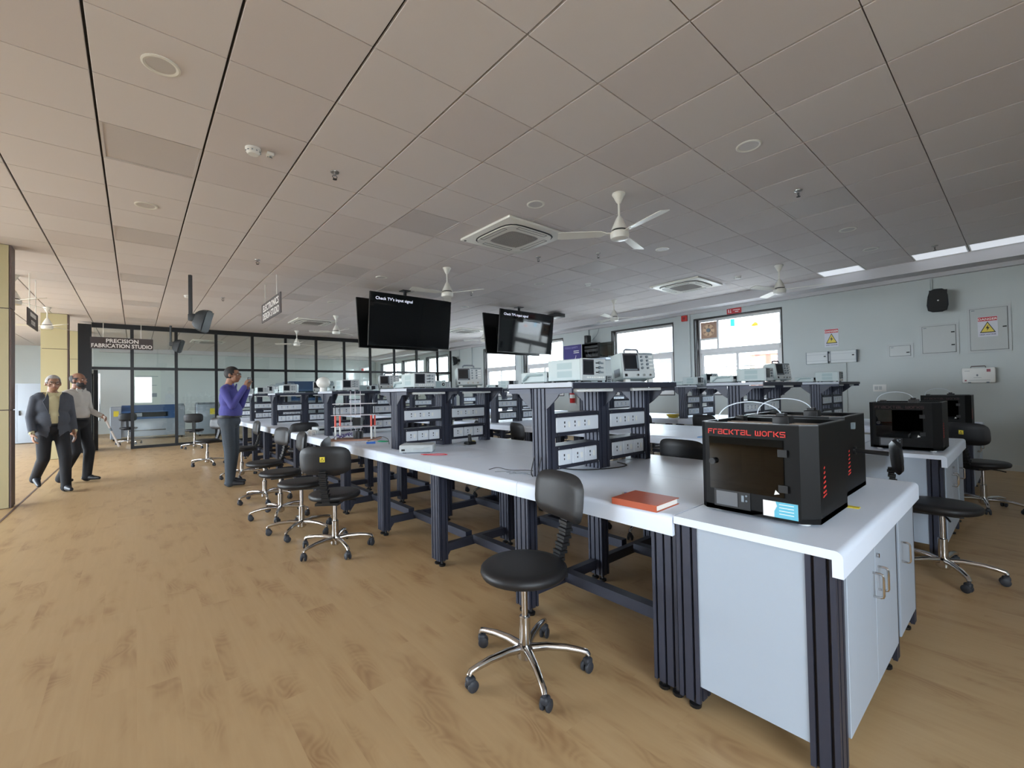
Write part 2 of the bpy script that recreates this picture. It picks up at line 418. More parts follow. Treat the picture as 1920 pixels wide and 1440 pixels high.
# ------------------------------------------------------------------ windows of the right wall
def window(n, a, b, kind):
    z0, z1 = WZ0, WZ1; zt = 2.12; xf = XW+0.10
    w = P('window_%d' % n, MB().box(XW-0.004, XW+0.012, a-.022, a, z0-.022, z1+.022).box(XW-0.004, XW+0.012, b, b+.022, z0-.022, z1+.022)
          .box(XW-0.004, XW+0.012, a, b, z0-.022, z0).box(XW-0.004, XW+0.012, a, b, z1, z1+.022)
          .box(XW+0.012, XW+0.20, b-.045, b-.03, z0, z1).box(XW+0.012, XW+0.20, a, a+.006, z0, z1).box(XW+0.012, XW+0.20, a, b, z1-.006, z1), M_DARKREV, None, 0)
    w['kind'] = 'structure'
    f = MB()
    f.box(xf, xf+.06, a, a+.06, z0, z1).box(xf, xf+.06, b-.09, b-.03, z0, z1).box(xf, xf+.06, a+.06, b-.09, z0, z0+.06).box(xf, xf+.06, a+.06, b-.09, z1-.06, z1)
    f.box(xf-.01, xf+.06, a+.06, b-.09, zt-.05, zt+.05)
    P('window_frame', f, M_UPVC, w, 0)
    mid = (a+b)/2
    for (p, q, dx) in ((a+.06, mid+.03, 0.0), (mid-.03, b-.09, 0.03)):
        s = MB(); s.box(xf+dx, xf+dx+.03, p, p+.055, z0+.06, zt-.05).box(xf+dx, xf+dx+.03, q-.055, q, z0+.06, zt-.05).box(xf+dx, xf+dx+.03, p+.055, q-.055, z0+.06, z0+.11).box(xf+dx, xf+dx+.03, p+.055, q-.055, zt-.10, zt-.05)
        P('sliding_sash', s, M_UPVC, w, 0)
        P('pane', MB().box(xf+dx+.012, xf+dx+.018, p+.055, q-.055, z0+.11, zt-.10), G_WIN, w, 0)
    if kind == 'fan':
        P('mullion', MB().box(xf, xf+.05, b-.50, b-.455, zt+.05, z1-.06), M_UPVC, w, 0)
        P('pane', MB().box(xf+.02, xf+.026, a+.06, b-.50, zt+.05, z1-.06), G_WIN, w, 0)
        P('pane', MB().box(xf+.02, xf+.026, b-.455, b-.09, zt+.05, z1-.47), G_WIN, w, 0)
        P('mullion', MB().box(xf, xf+.05, b-.455, b-.09, z1-.47, z1-.43), M_UPVC, w, 0)
    else:
        P('pane', MB().box(xf+.02, xf+.026, a+.06, b-.09, zt+.05, z1-.06), G_WIN, w, 0)
    P('window_sill', MB().box(XW, XW+0.10, a, b, z0-.0, z0+.015), M_UPVC, w, 0)
    return w
for n, (a, b) in enumerate(WIN): window(n+1, a, b, 'fan' if n == 0 else '')
# frames of the windows behind the camera and of the added ones at left
nb = len(WIN)
for (a, b) in BWIN:
    nb += 1
    f = MB(); 
    for (p, q, r, s) in ((a, b, BZ0, BZ0+.06), (a, b, BZ1-.06, BZ1), (a, a+.06, BZ0+.06, BZ1-.06), (b-.06, b, BZ0+.06, BZ1-.06), ((a+b)/2-.03, (a+b)/2+.03, BZ0+.06, BZ1-.06)): f.box(p, q, YB-.2, YB-.14, r, s)
    w = P('window_%d' % nb, f, M_UPVC, None, 0); w['kind'] = 'structure'
for (a, b) in LWIN:
    nb += 1
    f = MB()
    for (p, q, r, s) in ((a, b, GZ0, GZ0+.06), (a, b, GZ1-.06, GZ1), (a, a+.06, GZ0+.06, GZ1-.06), (b-.06, b, GZ0+.06, GZ1-.06), ((a+b)/2-.03, (a+b)/2+.03, GZ0+.06, GZ1-.06)): f.box(XL-.2, XL-.14, p, q, r, s)
    w = P('window_%d' % nb, f, M_UPVC, None, 0); w['kind'] = 'structure'

# ------------------------------------------------------------------ glass partition
PT = thing('glass_partition', 'black framed glass partition wall closing off the fabrication studio', 'partition', (0, YP, 0))
zt, zm = CE-0.05, 2.08
xs = [-0.06+0.912*i for i in range(11)] + [XW-0.02]
P('left_post', MB().box(-1.06, -0.82, -0.10, 0.08, 0, zt), M_PFRAME, PT, 0)
P('top_rail', MB().box(-0.82, XW, -0.04, 0.04, zt-0.07, zt+0.05), M_PFRAME, PT, 0)
P('middle_rail', MB().box(-0.82, XW, -0.03, 0.03, zm-0.035, zm+0.035), M_PFRAME, PT, 0)
P('bottom_rail', MB().box(xs[0]-0.03, XW, -0.03, 0.03, 0, 0.07), M_PFRAME, PT, 0)
pm = MB().box(-0.035, 0.035, -0.035, 0.035, 0.0, zt-0.07).mesh('post', M_PFRAME, 0)
for x in xs: obj('post', pm, PT, (x, 0, 0))
edges = [-0.82] + xs
for a, b in zip(edges[:-1], edges[1:]):
    P('pane', MB().box(a+0.03, b-0.03, -0.005, 0.005, zm+.035, zt-.07), G_PART, PT, 0)
    if a > -0.5: P('pane', MB().box(a+0.03, b-0.03, -0.005, 0.005, 0.07, zm-.035), G_PART, PT, 0)
dm = MB(); dm.box(-.04, .04, 0, .06, 0.02, 2.04).box(-.04, .04, .86, .92, .02, 2.04).box(-.04, .04, .06, .86, .02, .10).box(-.04, .04, .06, .86, 1.96, 2.04)
dr = P('door_1', dm, M_PFRAME, None, 0, (-0.75, YP+0.05, 0), (0, 0, math.radians(8))); dr['kind'] = 'structure'
P('pane', MB().box(-.004, .004, .06, .86, .10, 1.96), G_PART, dr, 0)
P('door_handle', MB().cyl((.075, .12, .75), (.075, .12, 1.95), .016).cyl((.0, .12, .85), (.075, .12, .85), .01).cyl((0, .12, 1.85), (.075, .12, 1.85), .01), M_CHROME, dr)

# ------------------------------------------------------------------ clad columns
def column(label, x0, x1, y0, y1, joints):
    t = thing('clad_column', label, 'column', ((x0+x1)/2, (y0+y1)/2, 0), 0, 'yellow clad columns')
    hx, hy = (x1-x0)/2, (y1-y0)/2
    P('core', MB().box(-hx+.02, hx-.012, -hy+.02, hy-.02, 0, CE), M_BRN, t, 0)
    zs = [0.0] + joints + [CE]
    for a, b in zip(zs[:-1], zs[1:]):
        P('cladding_panel', MB().box(-hx, hx-.02, -hy, -hy+.02, a+.006, b-.006), M_YEL, t, 0)
        P('cladding_panel', MB().box(-hx, -hx+.02, -hy+.02, hy-.02, a+.006, b-.006), M_YEL, t, 0)
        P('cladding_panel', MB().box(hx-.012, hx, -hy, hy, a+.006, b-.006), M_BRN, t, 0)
column('yellow clad square column at the left picture edge, nearest the camera', -1.85, -1.15, 8.05, 8.28, [1.19, 2.43])
column('yellow clad column behind the two walking men', -1.56, -1.13, 13.9, 14.15, [1.19, 2.43])
column('yellow clad column far off just left of the glass partition', -1.45, -1.05, 17.2, 17.5, [1.19, 2.43])
# ================================================================== BENCHES
ZT = 0.775; BW = 1.47
def top_section(lip_side, half):
    """cross-section (x,z) of half a worktop, x measured from the front edge"""
    w = half; t = 0.03; lip = 0.085; r = 0.022
    pts = []
    for k in range(5):
        a = PI/2*k/4; pts.append((r-r*math.sin(PI/2-a) if False else r-r*math.cos(a), -r+r*math.sin(a)))
    pts += [(w, 0), (w, -t), (0.03, -t), (0.03, -lip), (0.0, -lip)]
    if lip_side > 0: pts = [(-x, z) for x, z in pts][::-1]
    return pts
LEGP = profile_poly(0.075, 0.115, 2, 3)
def foot_mb(): return MB().lathe([(0.022, 0), (0.024, 0.004), (0.024, 0.014), (0.010, 0.018), (0.008, 0.05)], 12)
LEG_ME = MB().prism(LEGP, 'z', 0.045, ZT-0.03).mesh('leg', M_FRAME, 0)
FOOT_ME = foot_mb().mesh('levelling_foot', M_BLACK)
MOD = 0.978
def bench(label, x0, y0, nmod, group):
    t = thing('workbench', label, 'workbench', (x0+BW/2, y0, 0), 0, group)
    h = BW/2
    front = MB().prism(top_section(-1, h-.001), 'y', 0.0012, MOD-0.0012).mesh('worktop_panel', M_TOP, 40)
    back = MB().prism(top_section(1, h-.001), 'y', 0.0012, MOD-0.0012).mesh('worktop_panel', M_TOP, 40)
    long_me = MB().prism([(-.03, .115), (.03, .115), (.03, .175), (-.03, .175)], 'y', 0.05, MOD-0.05).mesh('stretcher', M_FRAME, 0)
    cross = MB().box(-h+.10, -.05, -.022, .022, .09, .15).mesh('cross_stretcher', M_FRAME, 0)
    gus = MB().prism([(0, .09), (.06, .09), (0, .01)], 'y', -.004, .004).mesh('gusset', M_FRAME, 0)
    for i in range(nmod):
        obj('worktop_panel', front, t, (-h, i*MOD, ZT)); obj('worktop_panel', back, t, (h, i*MOD, ZT))
        for sx in (-1, 1): obj('stretcher', long_me, t, (sx*(h-0.37), i*MOD, 0))
    for i in range(nmod+1):
        yy = min(max(i*MOD, 0.062), nmod*MOD-0.062)
        for lx in (-h+0.068, 0.0, h-0.068):
            l = obj('leg', LEG_ME, t, (lx, yy, 0))
            for dy in (-.032, .032): obj('levelling_foot', FOOT_ME, l, (0, dy, 0))
        for sx in (0, 1):
            obj('cross_stretcher', cross, t, (0 if sx == 0 else h-.05, yy, 0))
        obj('gusset', gus, t, (-h+.106, yy, 0))
    return t
ROWX = [1.68, 4.42, 7.05]
YA, YBG = 0.965, 7.75
ordn = ['nearest', 'middle', 'window-side']
for r, x0 in enumerate(ROWX):
    bench('long white topped %s workbench on dark grooved legs, near block' % ordn[r], x0, YA, 6, 'long lab workbenches')
    bench('long white topped %s workbench on dark legs, far block by the partition' % ordn[r], x0, YBG, 6, 'long lab workbenches')

# ------------------------------------------------------------------ socket shelf towers standing on the benches
def tower(label, loc):
    t = thing('socket_shelf_tower', label, 'bench shelf', loc, 0, 'socket shelf towers on the benches')
    H0, H1 = 0.0, 0.537
    e = MB().prism(profile_poly(0.065, 0.13, 1, 4, .010, .012), 'z', 0, H1).mesh('post', M_FRAME, 0)
    m = MB().prism(profile_poly(0.11, 0.13, 2, 4, .010, .012), 'z', 0, H1).mesh('post', M_FRAME, 0)
    for x, me in ((-.5125, e), (-.005, m), (.5125, e)): obj('post', me, t, (x, 0, 0))
    for a, b in ((-.555, -.001), (.001, .555)):
        s = P('shelf_board', MB().box(a, b, -.275, .275, H1+.006, H1+.033), mat('shelf_grey', rgb(176, 182, 192), 0.45), t, 0)
        P('edge_band', MB().box(a, b, -.283, -.275, H1-.002, H1+.030).box(a, b, .275, .283, H1-.002, H1+.030), M_FRAME, s, 0)
        P('tube_light', MB().rbox(a+.09, b-.12, -.235, -.205, H1-.024, H1-.004, .006), M_WHITE, t)
    gs = [(0, H1-.004), (.145, H1-.004), (.145, H1-.012), (.125, H1-.03), (.105, H1-.034), (.095, H1-.05), (.03, H1-.105), (0, H1-.125)]
    for x in (-.548, -.005, .548):
        P('shelf_rail', MB().box(x-.006, x+.006, -.272, -.068, H1-.028, H1).box(x-.006, x+.006, .068, .272, H1-.028, H1), M_FRAME, t, 0)
        for s in (-1, 1):
            P('gusset', MB().prism([(s*(.066+u), z) for u, z in gs], 'x', x-.004, x+.004), M_STEEL, t, 0)
    for bx0, bx1 in ((-.478, -.062), (.052, .478)):
        for (z0, z1, kind) in ((.245, .385, 0), (.045, .187, 1)):
            ch = MB().box(bx0, bx1, -.062, -.05, z0, z1).box(bx0, bx1, .05, .062, z0, z1).box(bx0, bx1, -.05, .05, z0, z0+.008).box(bx0, bx1, -.05, .05, z1-.008, z1)
            c = P('socket_channel', ch, M_STEEL, t, 0)
            for s in (-1, 1):
                y0, y1 = (-.074, -.062) if s < 0 else (.062, .074)
                if kind == 0: spans = [(bx0+.004, bx1-.012)]
                else:
                    w = (bx1-bx0-.05)/3; spans = [(bx0+.02+i*w, bx0+.02+(i+1)*w-.005) for i in range(3)]
                for (p, q) in spans:
                    P('socket_plate', MB().rbox(p, q, y0, y1, z0+.024, z1-.026, .004, 1), M_SOCK, c)
                hm = MB(); yy = (y0-.0008, y0+.002) if s < 0 else (y1-.002, y1+.0008)
                cs = [bx0+.075+i*.095 for i in range(3)] if kind == 0 else [(p+q)/2-.012 for p, q in spans]
                for cx in cs:
                    zc = (z0+z1)/2-.002
                    for dx, dz, rr in ((0, .014, .005), (-.011, -.010, .004), (.011, -.010, .004)): hm.box(cx-rr, cx+rr, yy[0], yy[1], zc+dz-rr*1.4, zc+dz+rr*1.4)
                P('socket_hole', hm, M_HOLE, c, 0)
                if s < 0:
                    sw = MB()
                    for cx in cs: sw.box(cx+.028, cx+.046, y0-.004, y0+.002, (z0+z1)/2-.018, (z0+z1)/2+.016)
                    P('rocker_switch', sw, M_WHITE, c, 0)
                P('screw', MB().cyl((bx0+.02, y0+.006*(s > 0)-.0, z1-.012), (bx0+.02, y0-.0+.012, z1-.012), .005, n=8).cyl((bx1-.02, y0, z1-.012), (bx1-.02, y0+.012, z1-.012), .005, n=8)
                  .cyl((bx0+.02, y0, z0+.012), (bx0+.02, y0+.012, z0+.012), .005, n=8).cyl((bx1-.02, y0, z0+.012), (bx1-.02, y0+.012, z0+.012), .005, n=8), M_CHROME, c)
    return t
TCX = [2.405, 5.135, 7.76]
TYA = [1.925, 3.90, 5.87]; TYB = [8.79, 10.75, 12.70]
posn = ['nearest the camera', 'second from the camera', 'third from the camera', 'fourth from the camera', 'fifth from the camera', 'last before the partition']
tw0 = None
TOW = []
for r in range(3):
    for k, y in enumerate(TYA+TYB):
        lab = 'dark slotted socket tower with grey shelf on the %s bench row, %s' % (ordn[r], posn[k])
        if tw0 is None: tw0 = tower(lab, (TCX[r], y, ZT))
        else: dup(tw0, (TCX[r], y, ZT), 0, lab)

# ------------------------------------------------------------------ end cabinets with their worktop
def cabinet(w, double, label, loc, side_left, group):
    t = thing('lab_cabinet', label, 'cabinet', loc, 0, group)
    y0, y1 = 0.02, 0.555
    P('carcass', MB().box(.05, w-.035, .045, .53, .12, ZT-.032), M_CAB, t, 0)
    if side_left: P('side_panel', MB().box(.012, .03, .085, .46, .115, ZT-.032), M_CAB, t, 0)
    return t
LEGQ = profile_poly(0.09, 0.085, 2, 2)
LEGQ_ME = MB().prism(LEGQ, 'z', 0.045, ZT-0.03).mesh('leg', M_FRAME, 0)
LEGT_ME = MB().prism(profile_poly(0.06, 0.085, 1, 2), 'z', 0.045, ZT-0.03).mesh('leg', M_FRAME, 0)
def handle_mb(x, z0, z1, y):
    pts = [(x, y, z0), (x, y-.022, z0)] + [(x, y-.022-.010*math.sin(a), z0+.010-.010*math.cos(a)) for a in (PI/4, PI/2)] + [(x, y-.032, z1-.010)] + [(x, y-.022-.010*math.cos(a), z1-.010+.010*math.sin(a)) for a in (PI/4, PI/2)] + [(x, y, z1)]
    return MB().tube(pts, .005, 8)
def end_cabinets(x0, nm):
    y0 = 0.40
    # worktop across both cabinets, lip towards the aisle
    t = thing('cabinet_worktop', 'white worktop with rounded lip over the end cabinets of the %s row' % nm, 'worktop', (x0, y0-.012, ZT), 0, 'end cabinet worktops')
    sec = top_section(-1, 0.572)
    P('board', MB().prism(sec, 'x', 0.0, BW), M_TOP, t, 40)
    # wide double-door unit
    a = thing('lab_cabinet', 'white double door lab cabinet ending the %s bench row' % nm, 'cabinet', (x0, y0, 0), 0, 'double door end cabinets')
    P('carcass', MB().box(.075, .90, .025, .53, .13, ZT-.032), M_CAB, a, 0)
    P('side_panel', MB().box(.018, .034, .09, .472, .115, ZT-.032), M_CAB, a, 0)
    for lx, ly in ((.058, .055), (.058, .515)):
        l = obj('leg', LEGQ_ME, a, (lx, ly, 0)); obj('levelling_foot', FOOT_ME, l, (0, .0, 0))
    for lx, ly in ((.965, .055), (.965, .515)):
        l = obj('leg', LEGT_ME, a, (lx, ly, 0)); obj('levelling_foot', FOOT_ME, l, (-.03, .0, 0))
    for (p, q, hx) in ((.112, .520, .478), (.524, .932, .566)):
        d = P('door', MB().rbox(p, q, .006, .024, .13, ZT-.088, .002, 1), M_CAB, a)
        P('handle', handle_mb(hx, .485, .575, .006), M_CHROME, d)
        if hx > .5: P('lock', MB().cyl((hx-.02, .006, .625), (hx-.02, -.004, .625), .009, n=12), M_CHROME, d)
    # narrow unit
    b = thing('lab_cabinet', 'narrow white single door cabinet beside the double door unit of the %s row' % nm, 'cabinet', (x0+1.0, y0, 0), 0, 'narrow end cabinets')
    P('carcass', MB().box(.0, .40, .025, .53, .13, ZT-.032), M_CAB, b, 0)
    for lx, ly in ((.43, .055), (.43, .515)):
        l = obj('leg', LEGT_ME, b, (lx, ly, 0)); obj('levelling_foot', FOOT_ME, l, (0, 0, 0))
    d = P('door', MB().rbox(.004, .396, .006, .024, .13, ZT-.088, .002, 1), M_CAB, b)
    P('handle', handle_mb(.06, .465, .555, .006), M_CHROME, d)
for r, x0 in enumerate(ROWX): end_cabinets(x0, ordn[r])
# ================================================================== STOOLS
def stool(label, loc, rz, sticker):
    """backrest towards local -Y"""
    t = thing('lab_stool', label, 'stool', loc, rz, 'black swivel lab stools')
    P('seat', MB().lathe([(0.0, .435), (.17, .435), (.196, .446), (.204, .462), (.202, .478), (.188, .489), (.15, .4935), (.0, .495)], 32), M_VINYL, t, 50)
    P('seat_plate', MB().box(-.09, .09, -.19, .10, .415, .436), M_BLACK, t, 0)
    P('gas_column', MB().cyl((0, 0, .22), (0, 0, .42), .015, n=14), M_CHROME, t)
    P('column_sleeve', MB().lathe([(.020, .07), (.026, .075), (.026, .245), (.022, .25)], 16), M_CHROME, t)
    P('hub', MB().lathe([(.024, .045), (.040, .06), (.042, .105), (.030, .118), (.024, .12)], 18), M_CHROME, t)
    P('height_lever', MB().tube([(.03, 0, .415), (.12, .02, .412), (.17, .03, .404)], .006, 6), M_BLACK, t)
    arm = MB(); n = 8
    prof = [(0.025, .100, .020), (.10, .108, .018), (.19, .104, .016), (.25, .094, .0145), (.283, .086, .014), (.292, .072, .013)]
    arm.tube([(x, 0, z) for x, z, r in prof], [r for x, z, r in prof], 8)
    am = arm.mesh('base_leg', M_CHROME, 60)
    cm = MB().cyl((0, 0, .045), (0, 0, .075), .008, n=8)
    cm.rbox(-.026, .014, -.018, .018, .030, .064, .010, 2); cmm = cm.mesh('caster_housing', M_CASTER, 50)
    wm = MB()
    for s in (-1, 1): wm.lathe([(.0, -.009), (.021, -.009), (.026, -.005), (.026, .005), (.021, .009), (.0, .009)], 16)
    wm = MB()
    for s in (-1, 1):
        q = MB().lathe([(.0, -.008), (.020, -.008), (.0255, -.004), (.0255, .004), (.020, .008), (.0, .008)], 16); q.xf(T(-.012, s*.0145, .0255) @ RX(PI/2)); wm.add(q.v, q.f)
    wmm = wm.mesh('caster_wheel', M_CASTER, 50)
    for k in range(5):
        a = 2*PI*k/5+0.35
        l = obj('base_leg', am, t, (0, 0, 0), (0, 0, a))
        c = obj('caster_housing', cmm, l, (.292, 0, 0), (0, 0, 0.9*math.sin(k*2.1+1)))
        obj('caster_wheel', wmm, l, (.292, 0, 0), (0, 0, 0.9*math.sin(k*2.1+1)))
    # backrest: curved pad
    b = MB(); W2, Hh = .185, .105; nx, nz = 14, 8; vs = []; fs = []
    def pt(u, v, side):
        # superellipse outline
        e = (abs(u)**4+abs(v)**4)**0.25 if (u or v) else 0
        m = max(abs(u), abs(v)); k = m/e if e > 1e-6 else 1
        uu, vv = u*k*1.0, v*k
        x = W2*uu*1.09; z = Hh*vv*1.09
        th = .030*math.sqrt(max(0.0, 1-m**5))
        y = -.235+.055*(x/W2)**2*0.55 + (th if side > 0 else -th*0.8)
        return (x, y - .03*(z/Hh)*0.3, .78+z)
    for side in (1, -1):
        o = len(vs)
        for i in range(nx+1):
            for j in range(nz+1): vs.append(pt(-1+2*i/nx, -1+2*j/nz, side))
        for i in range(nx):
            for j in range(nz): fs.append((o+i*(nz+1)+j, o+(i+1)*(nz+1)+j, o+(i+1)*(nz+1)+j+1, o+i*(nz+1)+j+1))
    b.add(vs, fs)
    bk = P('backrest', b, M_VINYL, t, 60)
    if sticker:
        st = P('esd_sticker', MB().box(-.019, .019, -.2665, -.262, .775, .815), M_YSTK, bk, 0); st['label'] = 'yellow static warning sticker'
        tri = MB(); ribbon(tri, [(-.012, .783), (0, .806), (.012, .783), (-.012, .783)], .003, -.2675, -.266); P('sticker_mark', tri, M_BLACK, bk, 0)
    bel = MB(); prof = []
    n = 17
    pts = []
    for i in range(n):
        u = i/(n-1); pts.append((0, -.17-.085*math.sin(u*PI/2), .425+.27*u))
    for i, p in enumerate(pts):
        r = .030 if i % 2 else .024
        bel.cbox(p, (.062 if i % 2 else .052, .044 if i % 2 else .034, .0135))
    P('back_bellows', bel, M_BLACK, t, 0)
    return t
ST = [  # x, y, backrest direction (deg), label
 (1.385, 1.56, -11, 'black lab stool in the foreground in front of the orange notebook'),
 (1.27, 3.80, -128, 'black lab stool with yellow sticker on its back, leading the left cluster'),
 (1.20, 4.52, -25, 'black lab stool second in the left cluster, behind the yellow stickered one'),
 (1.19, 5.28, -5, 'black lab stool third in the left cluster beside the nearest bench'),
 (1.22, 6.20, 10, 'black lab stool farthest back in the left cluster, nearest the standing man'),
 (1.95, 7.28, -95, 'black lab stool in the gap between near and far nearest-row benches'),
 (1.30, 8.25, 0, 'black lab stool right behind the standing man in blue'),
 (1.05, 10.30, 30, 'black lab stool left of the standing man, standing free in the aisle'),
 (1.15, 13.9, -100, 'black lab stool in front of the glass partition'),
 (-0.15, 16.7, -95, 'black lab stool behind the glass in front of the laser machine'),
 (3.50, 2.33, 158, 'black lab stool across the nearest bench, left of the two close together'),
 (3.52, 1.80, 178, 'black lab stool across the nearest bench, right of the two close together'),
 (3.62, 3.45, 140, 'black lab stool across the nearest bench, opposite the bare wires'),
 (3.45, 4.55, 160, 'black lab stool across the nearest bench, opposite the red lead'),
 (3.95, 5.05, 165, 'black lab stool before the middle bench, seen in the gap left of the near tower'),
 (3.98, 4.28, 165, 'black lab stool before the middle bench, just left of the near tower post'),
 (6.62, 4.15, 170, 'black lab stool before the window-side bench, left of the yellow coil'),
 (6.72, 3.15, 170, 'black lab stool before the window-side bench, behind the near printer tube'),
 (6.60, 5.10, 170, 'black lab stool before the window-side bench, farthest left of the three there'),
 (4.16, 0.40, 98, 'black lab stool in the aisle at the right, beside the near end cabinets'),
 (6.62, 0.32, 150, 'black lab stool with yellow sticker at the right edge, by the window-side printers'),
]
s0 = None; s1 = None
for i, (x, y, a, lab) in enumerate(ST):
    rz = math.radians(a+90); stk = (i in (1, 20))
    if stk:
        if s1 is None: s1 = stool(lab, (x, y, 0), rz, True)
        else: dup(s1, (x, y, 0), rz, lab)
    else:
        if s0 is None: s0 = stool(lab, (x, y, 0), rz, False)
        else: dup(s0, (x, y, 0), rz, lab)

# ================================================================== 3D PRINTERS
GL = {  # stroke glyphs on a 1x1.2 box
 'F': [[(.0, 0), (.0, .85), (.75, .85)], [(0, .45), (.6, .45)]],
 'r': [[(0, 0), (0, .85), (.6, .85)]],
 'a': [[(0, .85), (.75, .85), (.75, 0), (0, 0), (0, .45), (.75, .45)]],
 'c': [[(.75, .85), (0, .85), (0, 0), (.75, 0)]],
 'K': [[(0, 0), (0, .85)], [(.72, .85), (.25, .43), (.72, 0)], [(0, .43), (.25, .43)]],
 'T': [[(0, .85), (.85, .85)], [(.42, .85), (.42, 0)]],
 'L': [[(0, .85), (0, 0), (.7, 0)]],
 'w': [[(0, .85), (0, 0), (.85, 0), (.85, .85)], [(.42, .75), (.42, 0)]],
 'o': [[(.3, .85), (.0, .7), (.0, .15), (.3, 0)], [(.45, .85), (.75, .7), (.75, .15), (.45, 0)]],
 's': [[(.75, .85), (0, .85), (0, .43), (.75, .43), (.75, 0), (0, 0)]],
}
def stroke_text(txt, width, y0, y1):
    adv = []; x = 0; segs = []
    for ch in txt:
        if ch == ' ': x += .55; continue
        g = GL[ch]; segs.append((x, g)); x += max(p[0] for s in g for p in s)+.32
    tot = x-.32; k = width/tot; mb = MB()
    for ox, g in segs:
        for s in g: ribbon(mb, [((ox+u)*k-width/2, v*k) for u, v in s], .15*k, y0, y1)
    return mb
def printer(label, loc, rz, bright, rod, sticker):
    t = thing('desktop_3d_printer', label, '3d printer', loc, rz, 'black desktop 3d printers')
    w, d, h, z0 = .215, .205, .375, .012     # half width, half depth
    c1, c2 = .05, .045
    oct_ = [(-w+c1*.5, -d), (w-c1, -d), (w, -d+c2), (w, d), (-w, d), (-w, -d+c1*.5)]
    inn = [(x*0.955, y*0.955) for x, y in oct_]
    # shell: walls per side, front panel with opening
    sh = MB()
    n = len(oct_)
    for i in range(1, n):
        a, b = oct_[i], oct_[(i+1) % n]; ia, ib = inn[i], inn[(i+1) % n]
        sh.prism([a, b, ib, ia], 'z', z0, h)
    sh.prism(oct_, 'z', z0, z0+.02)
    fx0, fx1 = oct_[0][0], oct_[1][0]
    wx0, wx1, wz0, wz1 = -.165, .105, .105, .312
    sh.box(fx0, fx1, -d, -d+.010, wz1, h).box(fx0, fx1, -d, -d+.010, z0, wz0).box(fx0, wx0, -d, -d+.010, wz0, wz1).box(wx1, fx1, -d, -d+.010, wz0, wz1)
    P('shell', sh, M_PBLK, t, 0)
    rim = MB()
    for i in range(n):
        a, b = oct_[i], oct_[(i+1) % n]; ia, ib = [(x*.93, y*.93) for x, y in (a, b)]
        rim.prism([a, b, ib, ia], 'z', h, h+.004)
    P('top_rim', rim, mat('printer_rim', rgb(44, 46, 48), .35), t, 0)
    dr = P('door', MB().box(wx0-.006, wx1+.006, -d-.004, -d-.0005, wz0-.006, wz1+.006), G_PRN, t, 0)
    P('knob', MB().cyl((wx0+.012, -d-.004, .215), (wx0+.012, -d-.022, .215), .011, .013, n=16), M_BLACK, dr)
    P('hinge', MB().box(wx1-.012, wx1+.020, -d-.009, -d-.004, .255, .283).box(wx1-.012, wx1+.020, -d-.009, -d-.004, .120, .148), M_BLACK, dr, 0)
    P('door_badge', MB().cyl((wx1-.02, -d-.004, .116), (wx1-.02, -d-.0065, .116), .011, n=3), M_SIGNT, t)
    sc = P('control_panel', MB().box(-.155, -.012, -d-.003, -d, .028, .098), M_BLACK, t, 0)
    P('display', MB().box(-.145, -.060, -d-.006, -d-.003, .036, .092), mat('lcd_grey', rgb(104, 106, 110), .2), sc, 0)
    P('button', MB().box(-.045, -.035, -d-.006, -d-.003, .06, .085).cyl((-.026, -d-.003, .085), (-.026, -d-.006, .085), .004, n=8).cyl((-.026, -d-.003, .065), (-.026, -d-.006, .065), .004, n=8), M_KNOB, sc)
    lt = stroke_text('FracKTaL worKs', .292, -d-.0025, -d); lt.xf(T(-.028, 0, .331))
    l = P('lettering', lt, M_RED if bright else mat('printer_red_dull', rgb(58, 30, 32), .5), t, 0)
    if bright: l['label'] = 'red maker name lettering'
    if sticker:
        st = P('service_sticker', MB().box(.035, .155, -d-.0015, -d, .022, .082), M_SIGNT, t, 0); st['label'] = 'white and turquoise service sticker'
        cu = [(.075, .022), (.155, .022), (.155, .082), (.080, .082), (.085, .065), (.075, .045)]
        P('sticker_field', MB().prism(cu, 'y', -d-.0025, -d-.0015), mat('turquoise', rgb(96, 178, 200), .5), st, 0)
        ln = MB()
        for q in range(4): ln.box(.092, .142, -d-.003, -d-.0025, .072-.012*q, .0745-.012*q)
        P('sticker_lines', ln, M_SIGNT, st, 0)
    em = MB(); X = w+.0015
    for i in range(6):
        zz = .12+i*.018; em.prism([(-.105+.0*i-.018+.0025*i, zz), (-.105+.018-.0025*i, zz+.004), (-.105+.016-.0025*i, zz+.010), (-.105-.016+.0025*i, zz+.006)], 'x', X-.0015, X)
    em.prism([(-.127, .105), (-.085, .112), (-.085, .117), (-.127, .110)], 'x', X-.0015, X)
    P('side_emblem', em, M_RED, t, 0)
    fm = MB()
    for sx in (-.16, .16):
        for sy in (-.15, .15): fm.lathe([(.018, 0), (.018, z0)], 12, (sx, sy, 0))
    P('foot', fm, M_WHITE, t)
    # inside: bed, rods
    P('print_bed', MB().box(-.15, .13, -.14, .15, .115, .123), M_KNOB, t, 0)
    P('lead_screw', MB().cyl((-.09, .16, .03), (-.09, .16, .36), .006, n=8).cyl((.09, .16, .03), (.09, .16, .36), .006, n=8), M_CHROME, t)
    ga = P('gantry_rail', MB().cyl((-.19, .02, h-.012), (.19, .02, h-.012), .005, n=8).cyl((-.19, .06, h-.012), (.19, .06, h-.012), .005, n=8).cyl((-.185, -.17, h-.02), (-.185, .18, h-.02), .005, n=8).cyl((.185, -.17, h-.02), (.185, .18, h-.02), .005, n=8), M_CHROME, t)
    P('print_head', MB().rbox(.0, .065, .01, .075, h-.06, h+.022, .006).box(.015, .045, .02, .06, h+.022, h+.034), M_BLACK, t)
    P('feeder', MB().rbox(-.20, -.16, .12, .17, h-.03, h+.012, .005), M_BLACK, t)
    pts = []
